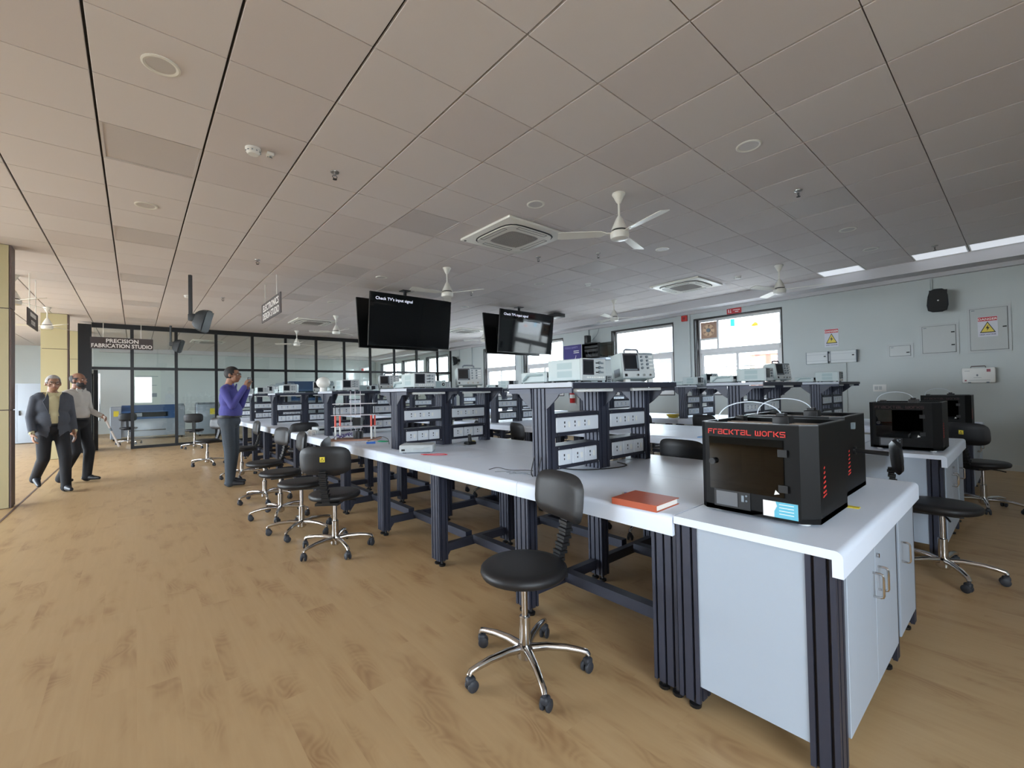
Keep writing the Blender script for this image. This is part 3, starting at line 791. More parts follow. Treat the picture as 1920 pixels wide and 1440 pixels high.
    for i in range(25):
        u = i/24; a = PI*u
        pts.append((-.182+.105-.105*math.cos(a)+.007*u, -.10+.14*u, h+.002+.082*math.sin(a)**.75 if 0 < i < 24 else h+.002))
    P('filament_tube', MB().tube(pts, .0026, 6), mat('ptfe', rgb(214, 222, 232), .4), t)
    if rod:
        P('spool_rod', MB().cyl((w, -.02, .21), (w+.13, -.02, .205), .010, n=12).cyl((w, -.02, .21), (w+.01, -.02, .21), .02, n=12), M_BLACK, t)
        P('power_inlet', MB().box(w, w+.012, -.06, -.03, .315, .345), M_KNOB, t, 0)
    return t
printer('black desktop 3D printer with bright red lettering, nearest on the end cabinets', (2.075, 0.720, ZT), -PI/2, True, False, True)
printer('black desktop 3D printer half hidden behind the near red-lettered one', (2.64, 0.765, ZT), -PI/2, False, True, False)
printer('dark 3D printer with dull lettering on the middle row end cabinet', (4.80, 0.64, ZT), -PI/2, False, False, False)
printer('dark 3D printer on the window-side row end cabinet, right of the dull lettered one', (7.48, 0.64, ZT), -PI/2, False, False, False)
tag(P('yellow_card', MB().box(2.315, 2.345, 0.475, 0.535, ZT, ZT+.004), M_YSTK), 'small yellow card lying beside the near black 3D printer', 'card')

# ================================================================== TELEVISIONS
def tv_pair(xc, y, zt, side, nm):
    w, h, d = .81, .462, .035
    zc = zt-h
    m = thing('tv_ceiling_mount', 'black ceiling pole mount carrying the %s back to back televisions' % nm, 'tv mount', (xc, y+.25, CE), 0, 'television ceiling mounts')
    P('ceiling_plate', MB().box(-.08, .08, -.08, .08, -.012, 0), M_BLACK, m, 0)
    P('pole', MB().cyl((0, 0, -.012), (0, 0, zc-CE-.1), .03), M_BLACK, m)
    P('bracket', MB().box(-.22, .22, -.212, .212, zc-CE-.09, zc-CE-.03).box(-.03, .03, -.1, .1, zc-CE-.09, zc-CE+.02), M_BLACK, m, 0)
    tilt = math.radians(7)
    for s, lab in ((-1, 'black flat television facing the camera with a white message, %s pair' % nm), (1, 'black flat television facing away, behind the lit one of the %s pair' % nm)):
        t = thing('television', lab, 'television', (xc, y+.0 if s < 0 else y+.50, zc), 0 if s < 0 else PI, 'hanging televisions')
        R = RX(tilt)
        P('case', MB().rbox(-w, w, -d/2, d/2, -h, h, .004, 1).rbox(-w*.6, w*.6, d/2, d/2+.03, -h*.8, h*.3, .006, 1).xf(R), M_TVB, t)
        P('screen', MB().box(-w+.008, w-.008, -d/2-.0015, -d/2, -h+.016, h-.008).xf(R), M_TVS, t, 0)
        P('bottom_bezel', MB().box(-w, w, -d/2-.003, -d/2, -h, -h+.014).xf(R), M_TVB, t, 0)
        if s < 0:
            tx = text_mb("Check TV's input signal", .071, 'LEFT', .0004, (1.05, 1.0), .0); tx.xf(R @ T(-w+.10, -d/2-.0025, h-.125))
            l = P('message_text', tx, M_TVT, t, 0); l['label'] = 'white message on the screen'
tv_pair(3.835, 7.26, 3.055, 0, 'left')
tv_pair(6.675, 7.26, 3.065, 0, 'right')

# ================================================================== CEILING FANS
def fan(label, loc, rz):
    t = thing('ceiling_fan', label, 'ceiling fan', loc, rz, 'white ceiling fans')
    P('canopy', MB().lathe([(.062, 0), (.064, -.012), (.05, -.035), (.026, -.085), (.014, -.10)], 24), M_FANW, t)
    P('down_rod', MB().cyl((0, 0, -.09), (0, 0, -.26), .011), M_FANW, t)
    P('lower_canopy', MB().lathe([(.016, -.225), (.03, -.245), (.055, -.30), (.078, -.352), (.080, -.362)], 24), M_FANW, t)
    P('gap_ring', MB().lathe([(.070, -.362), (.070, -.376)], 24), M_BLACK, t)
    P('motor', MB().lathe([(.0, -.376), (.078, -.376), (.088, -.384), (.090, -.42), (.084, -.446), (.055, -.456), (.0, -.456)], 28), M_FANW, t)
    vs = []
    pr = [(.07, .022), (.13, .024), (.18, .048), (.40, .056), (.56, .060), (.60, .050)]
    b = MB(); vv = []; ff = []
    for i, (r, hw) in enumerate(pr):
        tw = .22 if i > 1 else .05
        for s, dz in ((-1, .003), (1, .003), (1, -.003), (-1, -.003)):
            vv.append((r, s*hw, -.392+s*hw*tw+dz))
    for i in range(len(pr)-1):
        for k in range(4): ff.append((i*4+k, i*4+(k+1) % 4, (i+1)*4+(k+1) % 4, (i+1)*4+k))
    ff += [(0, 3, 2, 1), tuple(range(len(vv)-4, len(vv)))]
    b.add(vv, ff); bm_ = b.mesh('blade', M_FANW, 0)
    for k in range(3): obj('blade', bm_, t, (0, 0, 0), (0, 0, 2*PI*k/3))
    return t
FANS = [((3.60, 2.55), math.radians(15), 'white ceiling fan nearest the camera, over the aisle behind the near tower'), ((3.64, 5.74), math.radians(57), 'white ceiling fan just above and right of the left televisions'),
        ((7.75, 2.51), math.radians(42), 'white ceiling fan near the right bulkhead, under a dark ceiling patch'), ((7.77, 5.69), math.radians(72), 'white ceiling fan in front of the window wall above the open dark rack'),
        ((3.70, 10.84), math.radians(35), 'white ceiling fan beside the far cassette unit, left of the televisions'), ((3.63, 13.98), math.radians(27), 'white ceiling fan right before the glass partition top rail'),
        ((-1.37, 13.05), math.radians(61), 'white ceiling fan in front of the second yellow column'), ((-1.40, 9.96), math.radians(67), 'white ceiling fan half hidden by the left edge column'),
        ((7.74, 10.29), .2, 'white ceiling fan seen between the two television pairs'), ((6.4, 18.0), .4, 'white ceiling fan behind the glass partition')]
f0 = None
for (x, y), a, lab in FANS:
    if f0 is None: f0 = fan(lab, (x, y, CE), a)
    else: dup(f0, (x, y, CE), a, lab)

# ================================================================== CASSETTE AIR CONDITIONERS
def cassette(label, loc):
    t = thing('cassette_air_conditioner', label, 'air conditioner', loc, 0, 'white ceiling cassettes')
    P('panel', MB().rbox(-.475, .475, -.475, .475, -.032, -.0005, .012, 2), M_FANW, t)
    def ring(r0, r1, z0, z1, e=5, n=48):
        def q(r, a):
            c, s = math.cos(a), math.sin(a); k = (abs(c)**e+abs(s)**e)**(-1/e); return r*k*c, r*k*s
        mb = MB(); vs = []
        for i in range(n):
            a = 2*PI*i/n
            for r, z in ((r0, z0), (r1, z0), (r1, z1), (r0, z1)): vs.append((*q(r, a), z))
        fs = []
        for i in range(n):
            j = (i+1) % n
            for k in range(4): fs.append((i*4+k, j*4+k, j*4+(k+1) % 4, i*4+(k+1) % 4))
        mb.add(vs, fs); return mb
    P('air_slot', ring(.372, .385, -.040, -.03), M_BLACK, t)
    P('louvre_ring', ring(.235, .370, -.050, -.03), M_FANW, t)
    sl = MB()
    for k in range(4):
        q = MB().box(-.22, .22, -.352, -.348, -.052, -.049).box(-.22, .22, -.298, -.294, -.052, -.049).box(-.222, -.218, -.352, -.294, -.052, -.049).box(.218, .222, -.352, -.294, -.052, -.049).xf(RZ(k*PI/2)); sl.add(q.v, q.f)
    P('louvre_outline', sl, M_BLACK, t, 0)
    P('grille', ring(.001, .235, -.049, -.03), M_GRILL, t)
    sm = MB().box(-.21, .21, -.0035, .0035, -.053, -.049).mesh('grille_slat', mat('grille_slat', rgb(112, 108, 105), .6), 0)
    for i in range(-10, 11):
        o = obj('grille_slat', sm, t, (0, i*.02, 0)); 
    sm2 = MB().box(-.0035, .0035, -.21, .21, -.0535, -.049).mesh('grille_slat', mat('grille_slat2', rgb(170, 166, 162), .6), 0)
    for i in range(-10, 11): obj('grille_slat', sm2, t, (i*.02, 0, 0))
    P('sensor_eye', MB().cyl((-.43, .43, -.031), (-.43, .43, -.036), .016), M_BLACK, t)
    return t
a0 = cassette('white cassette air conditioner with round grille, nearest, left of the near fan', (3.55, 4.06, CE))
for loc, lab in (((7.78, 4.08, CE), 'white cassette air conditioner near the window wall bulkhead'), ((3.5, 12.0, CE), 'white cassette air conditioner far off, right of the electronics sign'),
                 ((7.78, 11.3, CE), 'white cassette air conditioner far off between the television pairs'), ((1.9, 18.2, CE), 'white cassette air conditioner behind the glass partition')): dup(a0, loc, 0, lab)

# ================================================================== SMALL CEILING DEVICES
def downlight(label, loc):
    t = thing('round_downlight', label, 'downlight', loc, 0, 'round unlit downlights')
    P('trim_ring', MB().lathe([(.092, 0), (.092, -.005), (.082, -.008), (.070, -.004), (.068, 0)], 28), M_FANW, t)
    P('lens', MB().lathe([(.0, -.003), (.069, -.0035)], 28), mat('downlight_lens', rgb(196, 192, 190), .4), t); return t
DL = [((.12, 3.19), 'nearest, upper left of the picture'), ((3.71, 1.39), 'at the upper right, before the near fan'), ((.09, 5.63), 'left, beyond the smoke detector'), ((3.13, 3.23), 'just above the near cassette unit'),
      ((6.68, 1.39), 'on the right, first of two towards the bulkhead'), ((7.91, 1.39), 'on the right, second of two towards the bulkhead'), ((5.51, 3.21), 'right of the near fan blades'), ((3.08, 6.85), 'above the left televisions'),
      ((5.6, 8.13), 'between the television pairs'), ((5.5, 5.63), 'above the right televisions'), ((3.1, 9.3), 'left of the left televisions'), ((6.7, 5.3), 'before the far fan by the windows')]
d0 = None
for (x, y), nm in DL:
    lab = 'round white recessed downlight ' + nm
    if d0 is None: d0 = downlight(lab, (x, y, CE))
    else: dup(d0, (x, y, CE), 0, lab)
def sprinkler(label, loc):
    t = thing('fire_sprinkler', label, 'sprinkler', loc, 0, 'ceiling fire sprinklers')
    P('escutcheon', MB().lathe([(.036, 0), (.034, -.008), (.016, -.014)], 18), mat('brushed_steel', rgb(150, 148, 146), .3, metal=.8), t)
    P('body', MB().cyl((0, 0, -.01), (0, 0, -.032), .011), M_CHROME, t)
    P('yoke', MB().tube([(-.014, 0, -.03), (-.02, 0, -.045), (0, 0, -.062), (.02, 0, -.045), (.014, 0, -.03)], .003, 6), M_BLACK, t)
    P('deflector', MB().cyl((0, 0, -.062), (0, 0, -.065), .018), M_BLACK, t); return t
SP = [((1.31, 3.82), 'right of the smoke detector'), ((4.94, 1.41), 'at the upper right beside the shiny light panel'), ((1.31, 6.97), 'above the hanging speaker'), ((4.95, 3.87), 'below the near fan'), ((4.39, 4.5), 'right below the near cassette unit'),
      ((1.29, 10.03), 'beyond the hanging speaker'), ((4.9, 6.88), 'above between the television pairs'), ((8.47, .79), 'close to the lit panels at the right'), ((4.95, 9.95), 'far between the television pairs')]
d0 = None
for (x, y), nm in SP:
    lab = 'small fire sprinkler head in the ceiling ' + nm
    if d0 is None: d0 = sprinkler(lab, (x, y, CE))
    else: dup(d0, (x, y, CE), 0, lab)
def smoke(label, loc):
    t = thing('smoke_detector', label, 'smoke detector', loc, 0, 'smoke detectors')
    P('base', MB().lathe([(.055, 0), (.055, -.014), (.050, -.018)], 24), M_WHITE, t)
    P('chamber', MB().lathe([(.048, -.016), (.048, -.034), (.036, -.046), (.0, -.048)], 24), M_WHITE, t)
    v = MB()
    for k in range(10):
        a = 2*PI*k/10; v.cbox((.0485*math.cos(a), .0485*math.sin(a), -.027), (.01, .01, .005))
    P('vent', v, M_KNOB, t, 0); return t
d0 = smoke('white smoke detector on the left ceiling, beside a small indicator', (.70, 3.84, CE))
for (x, y), nm in (((7.92, 3.21), 'near the bulkhead right of the window wall fan'), ((6.21, 5.1), 'in the middle of the ceiling before the windows'), ((.75, 10.2), 'beyond the hanging speaker in the aisle')): dup(d0, (x, y, CE), 0, 'small white smoke detector ' + nm)
t = thing('response_indicator', 'small white indicator lamp beside the nearest smoke detector', 'indicator', (.815, 3.83, CE), 0)
P('body', MB().rbox(-.026, .026, -.026, .026, -.026, 0, .006), M_WHITE, t)
P('lamp', MB().cyl((0, 0, -.026), (0, 0, -.034), .008).cyl((.014, .014, -.026), (.014, .014, -.03), .004).cyl((-.014, .014, -.026), (-.014, .014, -.03), .004), M_KNOB, t)
# black box hung in place of a square opening in the ceiling by the windows
tag(P('ceiling_opening_box', MB().rbox(7.72, 8.0, 7.3, 7.75, CE-.13, CE-.04, .01).cyl((7.86, 7.52, CE-.05), (7.86, 7.52, CE), .02), M_BLACK), 'black box standing in for a ceiling opening near the window wall', 'ceiling opening')

# ================================================================== HANGING SIGNS
def sign(label, loc, rz, w, h, lines, size, rods):
    t = thing('hanging_sign', label, 'sign', loc, rz, 'brown hanging studio signs')
    P('board', MB().box(-w/2, w/2, -.006, .006, -h/2, h/2), M_SIGN, t, 0)
    n = len(lines)
    for i, ln in enumerate(lines):
        zc = (n-1)/2*h*.44-i*h*.44-size*.36
        tx = text_mb(ln[0], size, 'CENTER', .0005, (ln[1], 1), .003); tx.xf(T(0, -.0075, zc))
        P('lettering', tx, M_SIGNT, t, 0)
    for x in (-w*.3, w*.3): P('hanger', MB().cyl((x, 0, h/2), (x, 0, CE-loc[2]), .006, n=8), M_FANW, t)
    return t
sign('brown sign reading PRECISION FABRICATION STUDIO before the glass partition', (-.24, 14.9, 2.70), 0, 1.2, .285, [('PRECISION', .98), ('FABRICATION STUDIO', .86)], .132, 0)
sign('brown sign reading ELECTRONICS DESIGN STUDIO left of the televisions', (1.70, 8.05, 2.735), -PI/2, 1.33, .32, [('ELECTRONICS', 1.12), ('DESIGN STUDIO', 1.02)], .152, 0)
t = thing('hanging_sign', 'small brown sign seen at a slant beside the left edge column', 'sign', (-1.2, 9.95, 2.545), PI/2, 'brown hanging studio signs')
P('board', MB().box(-.45, .45, -.006, .006, -.13, .13), M_SIGN, t, 0)
bars = MB()
for i in range(7): bars.box(-.24+.072*i, -.19+.072*i, -.008, -.006, .03, .09)
P('lettering', bars, M_SIGNT, t, 0)
tx = text_mb('STUDIO', .09, 'CENTER', .0005, (1.1, 1), .003); tx.xf(T(0, -.0075, -.085)); P('lettering', tx, M_SIGNT, t, 0)
for x in (-.27, .27): P('hanger', MB().cyl((x, 0, .13), (x, 0, CE-2.545), .006, n=8), M_FANW, t)

# ================================================================== LOUDSPEAKERS
def speaker_shape(t, back):
    # tapered cabinet: face +X local, curved back
    mb = MB(); pr = [(0.0, .04, .10), (.04, .075, .135), (.10, .105, .165), (.17, .12, .18), (.185, .12, .18)]
    vs = []; n = 16
    for x, hw, hz in pr:
        for k in range(n):
            a = 2*PI*k/n; c, s = math.cos(a), math.sin(a); e = (abs(c)**4+abs(s)**4)**-.25
            vs.append((x, hw*c*e*(1-.12*s), hz*s*e))
    fs = [tuple(range(n))[::-1], tuple(range((len(pr)-1)*n, len(pr)*n))]
    for i in range(len(pr)-1):
        for k in range(n): fs.append((i*n+k, i*n+(k+1) % n, (i+1)*n+(k+1) % n, (i+1)*n+k))
    mb.add(vs, fs); return mb
M_SPK = mat('speaker_black', rgb(30, 34, 38), .6)
def hang_speaker(label, x, y, zdrop, aim, tilt):
    t = thing('hanging_speaker', label, 'loudspeaker', (x, y, CE), aim, 'black loudspeakers')
    P('pole', MB().box(-.02, .02, -.02, .02, -zdrop, 0), M_BLACK, t, 0)
    P('bracket', MB().rbox(-.02, .09, -.05, .05, -zdrop-.02, -zdrop+.09, .015), M_SPK, t)
    c = speaker_shape(t, 0); c.xf(T(.06, 0, -zdrop+.02) @ RY(tilt)); P('cabinet', c, M_SPK, t, 40)
    g = MB().rbox(.186, .192, -.105, .105, -.16, .16, .002, 1); g.xf(T(.06, 0, -zdrop+.02) @ RY(tilt)); P('grille', g, M_BLACK, t)
hang_speaker('black loudspeaker hanging on a pole in the middle of the aisle', .66, 8.46, .70, -.55, .28)
hang_speaker('small black loudspeaker hanging before the glass partition', .72, 14.7, .52, -.5, .3)
def wall_speaker(label, y, z, aim):
    t = thing('wall_speaker', label, 'loudspeaker', (XW-.10, y, z), PI+aim, 'black loudspeakers')
    P('bracket', MB().rbox(-.11, .03, -.04, .04, -.05, .05, .015), M_SPK, t)
    c = speaker_shape(t, 0); c.xf(T(.0, 0, 0) @ RY(.12)); P('cabinet', c, M_SPK, t, 40)
    g = MB().rbox(.186, .192, -.105, .105, -.16, .16, .002, 1).xf(RY(.12)); P('grille', g, M_BLACK, t)
    b = MB().cyl((.192, 0, 0), (.195, 0, 0), .011).xf(RY(.12)); P('maker_badge', b, M_SIGNT, t)
    P('conduit', MB().box(-.10, -.085, -.012, .012, .05, CE-.24-z), M_WALL, t, 0)
wall_speaker('black loudspeaker high on the right wall above the white panel boxes', .93, 2.60, .35)
wall_speaker('small black loudspeaker far off on the window wall, next to the partition end', 14.5, 2.55, -.4)
# ================================================================== INSTRUMENTS ON THE TOWER SHELVES
ZS = ZT+0.537+0.033
def analyser(label, loc, rz):
    t = thing('bench_analyser', label, 'lab instrument', loc, rz, 'box shaped analysers with small screens')
    w, d, h = .11, .14, .128; z = .012
    P('case', MB().rbox(-w, w, -d+.012, d, z, z+h, .004, 1), M_INST, t)
    P('front_frame', MB().rbox(-w-.003, w+.003, -d, -d+.014, z-.002, z+h+.002, .004, 1), M_INSTF, t)
    P('vent', MB().box(-w-.001, -w+.001, -d+.08, -d+.20, z+.07, z+.108).box(-w-.001, -w+.001, -d+.08, -d+.20, z+.02, z+.058), M_INSTG, t, 0)
    s = P('screen_bezel', MB().box(-w+.008, -w+.105, -d-.003, -d, z+.032, z+.122), M_SCREENB, t, 0)
    P('screen', MB().box(-w+.016, -w+.094, -d-.0045, -d-.003, z+.042, z+.112), M_SCREEN, s, 0)
    kb = MB(); dk = MB()
    for i in range(3):
        kb.cyl((.045, -d, z+.105-.028*i), (.045, -d-.010, z+.105-.028*i), .009, n=10)
        kb.box(.065, .085, -d-.004, -d, z+.098-.028*i, z+.108-.028*i)
        dk.box(.015, .035, -d-.004, -d, z+.100-.028*i, z+.106-.028*i)
    P('knob', kb, M_KNOB, t); P('dark_key', dk, M_BLACK, t, 0)
    b = MB()
    for i in range(8): b.rbox(-.07+.021*i, -.054+.021*i, -d-.005, -d, z+.012, z+.022, .002, 1)
    P('button', b, M_BTN, t)
    P('foot', MB().box(-w+.01, -w+.03, -d+.02, -d+.04, 0, z).box(w-.03, w-.01, -d+.02, -d+.04, 0, z).box(-w+.01, -w+.03, d-.04, d-.02, 0, z).box(w-.03, w-.01, d-.04, d-.02, 0, z), M_BLACK, t, 0)
    return t
def scope(label, loc, rz):
    t = thing('oscilloscope', label, 'oscilloscope', loc, rz, 'oscilloscopes with carry handle')
    w, d, h = .135, .065, .185; R = T(0, 0, .016) @ RX(math.radians(-9))
    c = MB().rbox(-w, w, -d, d, 0, h, .012, 2).rbox(-w+.02, w-.02, d, d+.035, .02, h-.02, .008, 1).xf(R); P('case', c, M_INST, t)
    P('front_panel', MB().rbox(-w+.003, w-.003, -d-.006, -d+.004, .004, h-.004, .006, 1).xf(R), M_INSTF, t)
    s = P('screen_bezel', MB().box(-w+.014, -w+.135, -d-.009, -d-.005, .052, .172).xf(R), M_SCREENB, t, 0)
    P('screen', MB().box(-w+.022, -w+.118, -d-.0105, -d-.009, .070, .160).xf(R), M_SCREEN, s, 0)
    k = MB(); dk = MB()
    for i in range(4):
        for j in range(2): k.cyl((.025+.045*j, -d-.005, .150-.026*i), (.025+.045*j, -d-.016, .150-.026*i), .009 if (i+j) % 2 else .007, n=10)
        dk.box(.085, .115, -d-.009, -d-.005, .146-.026*i, .154-.026*i)
    P('knob', k.xf(R), M_KNOB, t); P('key', dk.xf(R), M_BTN, t, 0)
    P('status_strip', MB().box(.01, .12, -d-.008, -d-.005, .166, .176).xf(R), M_KNOB, t, 0)
    P('softkey', MB().box(-w+.12, -w+.130, -d-.0115, -d-.009, .07, .16).box(-w+.022, -w+.118, -d-.0115, -d-.009, .056, .064).xf(R), M_KNOB, t, 0)
    con = MB()
    for i in range(3): con.cyl((-.02+.05*i, -d-.005, .022), (-.02+.05*i, -d-.018, .022), .008, n=10)
    P('connector', con.xf(R), M_CHROME, t); P('power_key', MB().box(-w+.016, -w+.034, -d-.010, -d-.005, .014, .032).xf(R), M_BLACK, t, 0)
    P('handle', MB().tube([(-.06, 0, h-.01), (-.055, 0, h+.028), (-.045, 0, h+.034), (.045, 0, h+.034), (.055, 0, h+.028), (.06, 0, h-.01)], .008, 8).xf(R), mat('handle_grey', rgb(112, 116, 126), .5), t)
    P('side_vent', MB().box(-w-.001, -w+.002, -.04, .03, .02, .075).xf(R), M_KNOB, t, 0)
    P('foot', MB().rbox(-w+.02, -w+.06, -d+.0, -d+.03, 0, .022, .003, 1).rbox(w-.06, w-.02, -d+.0, -d+.03, 0, .022, .003, 1).rbox(-w+.02, w-.02, d-.03, d-.005, 0, .02, .003, 1), M_WHITE, t)
    return t
def supply(label, loc, rz):
    """low case seen from its side with the folded handle"""
    t = thing('low_generator', label, 'lab instrument', loc, rz, 'low flat generators with side handle')
    w, d, h = .11, .115, .068; z = .008
    P('case', MB().rbox(-w, w, -d, d, z, z+h, .006, 1), M_INST, t)
    P('side_handle', MB().tube([(-w-.004, -.09, z+.048), (-w-.012, .04, z+.048), (-w-.012, .075, z+.018), (-w-.004, .085, z+.014)], .007, 8), M_INSTG, t)
    P('front_panel', MB().box(-w+.005, w-.005, -d-.005, -d, z+.004, z+h-.004), M_INSTF, t, 0)
    P('display', MB().box(-w+.015, -.01, -d-.007, -d-.005, z+.03, z+.058), M_SCREEN, t, 0)
    k = MB()
    for i in range(4): k.cyl((.015+.025*i, -d-.005, z+.045-.02*(i % 2)), (.015+.025*i, -d-.013, z+.045-.02*(i % 2)), .007, n=8)
    P('knob', k, M_KNOB, t)
    P('foot', MB().box(-w+.01, -w+.03, -d+.02, d-.02, 0, z).box(w-.03, w-.01, -d+.02, d-.02, 0, z), M_BLACK, t, 0)
    return t
def fanbox(label, loc, rz):
    t = thing('small_supply_unit', label, 'lab instrument', loc, rz, 'small grey supply boxes')
    P('case', MB().rbox(-.085, .085, -.06, .06, 0, .075, .004, 1), M_INST, t)
    P('face_plate', MB().box(-.075, .02, -.063, -.06, .012, .064), M_INSTG, t, 0)
    P('badge', MB().cyl((.05, -.06, .038), (.05, -.064, .038), .016, n=20), M_BLACK, t)
    P('badge_mark', MB().cyl((.05, -.064, .038), (.05, -.0655, .038), .009, n=3), M_SIGNT, t); return t
PR = {}
def put(kind, fn, label, loc, rz=0.0):
    if kind not in PR: PR[kind] = fn(label, loc, rz)
    else: dup(PR[kind], loc, rz, label)
rowname = ['nearest', 'middle', 'window-side']; twn = ['first', 'second', 'third', 'fourth', 'fifth', 'sixth']
for r in range(3):
    for k, y in enumerate(TYA+TYB):
        if r == 2 and k > 3: continue
        tx = TCX[r]; j = random.uniform(-.03, .03) if (r, k) != (0, 0) else 0.0
        where = '%s tower shelf of the %s row' % (twn[k], rowname[r])
        put('an', analyser, 'grey box analyser with small dark screen on the ' + where, (tx-.32+j, y-.105, ZS), j*1.5)
        if not (r == 2 and k == 0): put('sc', scope, 'tilted oscilloscope with grey carry handle on the ' + where, (tx+.245+j, y-.14, ZS), -.36+j*4)
        put('su', supply, 'low pale generator with folded side handle on the ' + where, (tx-.33-j, y+.165, ZS), j)
        if k < 3: put('fb', fanbox, 'small grey supply box with dark badge on the ' + where, (tx-.08+j, y-.02, ZS), .1)
# low set lying flat, dome and small extras
tag(P('white_dome_lamp', MB().ell((TCX[0]-.62+.08, TYA[2]+.10, ZS+.115), (.085, .085, .075), None, 20, 12).lathe([(.045, 0), (.04, .05), (.03, .06)], 16, (TCX[0]-.54, TYA[2]+.10, ZS)), M_WHITE), 'white dome on a dark stand on the third tower of the nearest row', 'dome lamp')

# ================================================================== THINGS ON THE WORKTOPS
# notebook and pen
nb_ = thing('notebook', 'closed tan orange leather notebook on the bench corner by the near printer', 'notebook', (1.77, 1.148, ZT), math.radians(2))
P('cover', MB().box(-.098, .098, -.112, .112, 0, .003).box(-.098, .098, -.112, .112, .0255, .0285).box(-.101, -.098, -.112, .112, 0, .0285), mat('tan_leather', rgb(174, 78, 44), .5, bump=.05, nscale=120), nb_, 0)
P('pages', MB().box(-.098, .090, -.107, .107, .003, .0255), mat('paper', rgb(232, 228, 220), .8), nb_, 0)
pe = thing('pen', 'blue pen lying behind the orange notebook', 'pen', (1.885, 1.27, ZT), math.radians(118))
P('barrel', MB().cyl((-.05, 0, .005), (.06, 0, .005), .0048, n=8), mat('pen_blue', rgb(88, 116, 196), .4), pe); P('tip', MB().cyl((.06, 0, .005), (.072, 0, .005), .0045, .001, n=8), M_WHITE, pe)
# white low instrument on the bench by the second tower
wb = thing('bench_power_box', 'white low instrument box with side handle lying on the bench before the second tower', 'lab instrument', (1.92, 3.56, ZT), math.radians(-38))
P('case', MB().rbox(-.145, .145, -.10, .10, .006, .072, .010, 2), M_INSTF, wb)
P('handle', MB().tube([(-.02, -.104, .035), (.06, -.112, .035), (.085, -.112, .052), (.12, -.104, .055)], .007, 8), M_INSTF, wb)
P('socket', MB().box(-.125, -.095, -.102, -.099, .022, .038), M_BLACK, wb, 0)
P('foot', MB().box(-.12, -.09, -.08, -.06, 0, .007).box(.09, .12, -.08, -.06, 0, .007).box(-.12, -.09, .06, .08, 0, .007).box(.09, .12, .06, .08, 0, .007), M_BLACK, wb, 0)
def cable(name, label, pts, r, m, cat='cable'):
    # smooth Catmull-Rom through pts
    P_ = [Vector(p) for p in pts]; out = []
    for i in range(len(P_)-1):
        p0 = P_[max(i-1, 0)]; p1 = P_[i]; p2 = P_[i+1]; p3 = P_[min(i+2, len(P_)-1)]
        for k in range(6):
            u = k/6; out.append(.5*((2*p1)+(p2-p0)*u+(2*p0-5*p1+4*p2-p3)*u*u+(3*p1-p0-3*p2+p3)*u**3))
    out.append(P_[-1]); return tag(P(name, MB().tube(out, r, 6), m), label, cat)
M_CRED = mat('lead_red', rgb(196, 52, 62), .5); M_CBLK = mat('lead_black', rgb(34, 34, 38), .5); M_CWHT = mat('lead_white', rgb(222, 220, 216), .5); M_CPUR = mat('lead_purple', rgb(84, 62, 142), .5)
cable('test_lead', 'red test lead loop lying on the bench beside the white box', [(1.84, 3.36, ZT+.006), (1.90, 3.31, ZT+.006), (1.98, 3.24, ZT+.006), (1.98, 3.17, ZT+.006), (1.90, 3.22, ZT+.006), (1.84, 3.32, ZT+.006)], .003, M_CRED)
cable('jumper_wire', 'dark jumper wire lying by the near tower post on the bench', [(1.80, 2.36, ZT+.004), (1.83, 2.30, ZT+.02), (1.87, 2.22, ZT+.008), (1.92, 2.10, ZT+.015), (1.94, 2.03, ZT+.01)], .0022, M_CBLK)
for q, (ax, ay) in enumerate(((1.78, 2.27), (1.82, 2.20), (1.80, 2.15))):
    cable('lead_wire', 'thin bare lead wire on the bench left of the near tower, %s' % ['farthest of three', 'middle of three', 'nearest of three'][q], [(ax, ay, ZT+.003), (ax+.05, ay-.06, ZT+.006), (ax+.07, ay-.13, ZT+.003)], .0016, M_KNOB)
cable('mains_cable', 'black cable looping on the bench behind the mid post of the near tower', [(2.16, 2.06, ZT+.004), (2.22, 1.90, ZT+.004), (2.40, 1.80, ZT+.004), (2.56, 1.80, ZT+.004), (2.62, 1.92, ZT+.004)], .004, M_CBLK)
for q, dy in enumerate((.03, -.03)):
    cable('grommet_cable', 'dark cable running down the slotted end post of the near tower, %s' % ('left one' if q == 0 else 'right one'), [(1.842, 1.925+dy, ZT+.13), (1.834, 1.932+dy, ZT+.09), (1.830, 1.945+dy, ZT+.03), (1.838, 1.94+dy, ZT+.003)], .004, M_CBLK)
sd = thing('solder_stand', 'black soldering iron stand on the bench behind the second tower', 'solder stand', (2.56, 3.66, ZT))
P('base', MB().rbox(-.05, .05, -.04, .04, 0, .028, .008), M_BLACK, sd); P('holder', MB().cyl((0, 0, .028), (0, .01, .10), .02, .016), M_BLACK, sd); P('sponge', MB().rbox(.02, .075, .01, .06, .0, .03, .005), M_YSTK, sd)
# stacked acrylic robot rig on a wooden board, third section of the nearest bench
rg = thing('acrylic_rig', 'layered acrylic rig with red and white posts on a wooden board', 'test rig', (1.93, 5.05, ZT), math.radians(-37))
P('base_board', MB().box(-.27, .27, -.12, .12, 0, .018), mat('board_wood', rgb(150, 112, 92), .6), rg, 0)
for z, hw in ((.155, .245), (.285, .245), (.415, .225)): P('acrylic_plate', MB().box(-hw, hw, -.10, .10, z, z+.006), mat('acrylic_white', rgb(222, 216, 222), .3), rg, 0)
for sx in (-.2, .2):
    for sy in (-.08, .08):
        P('white_post', MB().cyl((sx, sy, .018), (sx, sy, .155), .011, n=8), M_WHITE, rg); P('red_post', MB().cyl((sx, sy, .161), (sx, sy, .285), .011, n=8), mat('post_red', rgb(226, 86, 70), .5), rg)
        P('threaded_rod', MB().cyl((sx, sy, .291), (sx, sy, .415), .004, n=6), M_CBLK, rg)
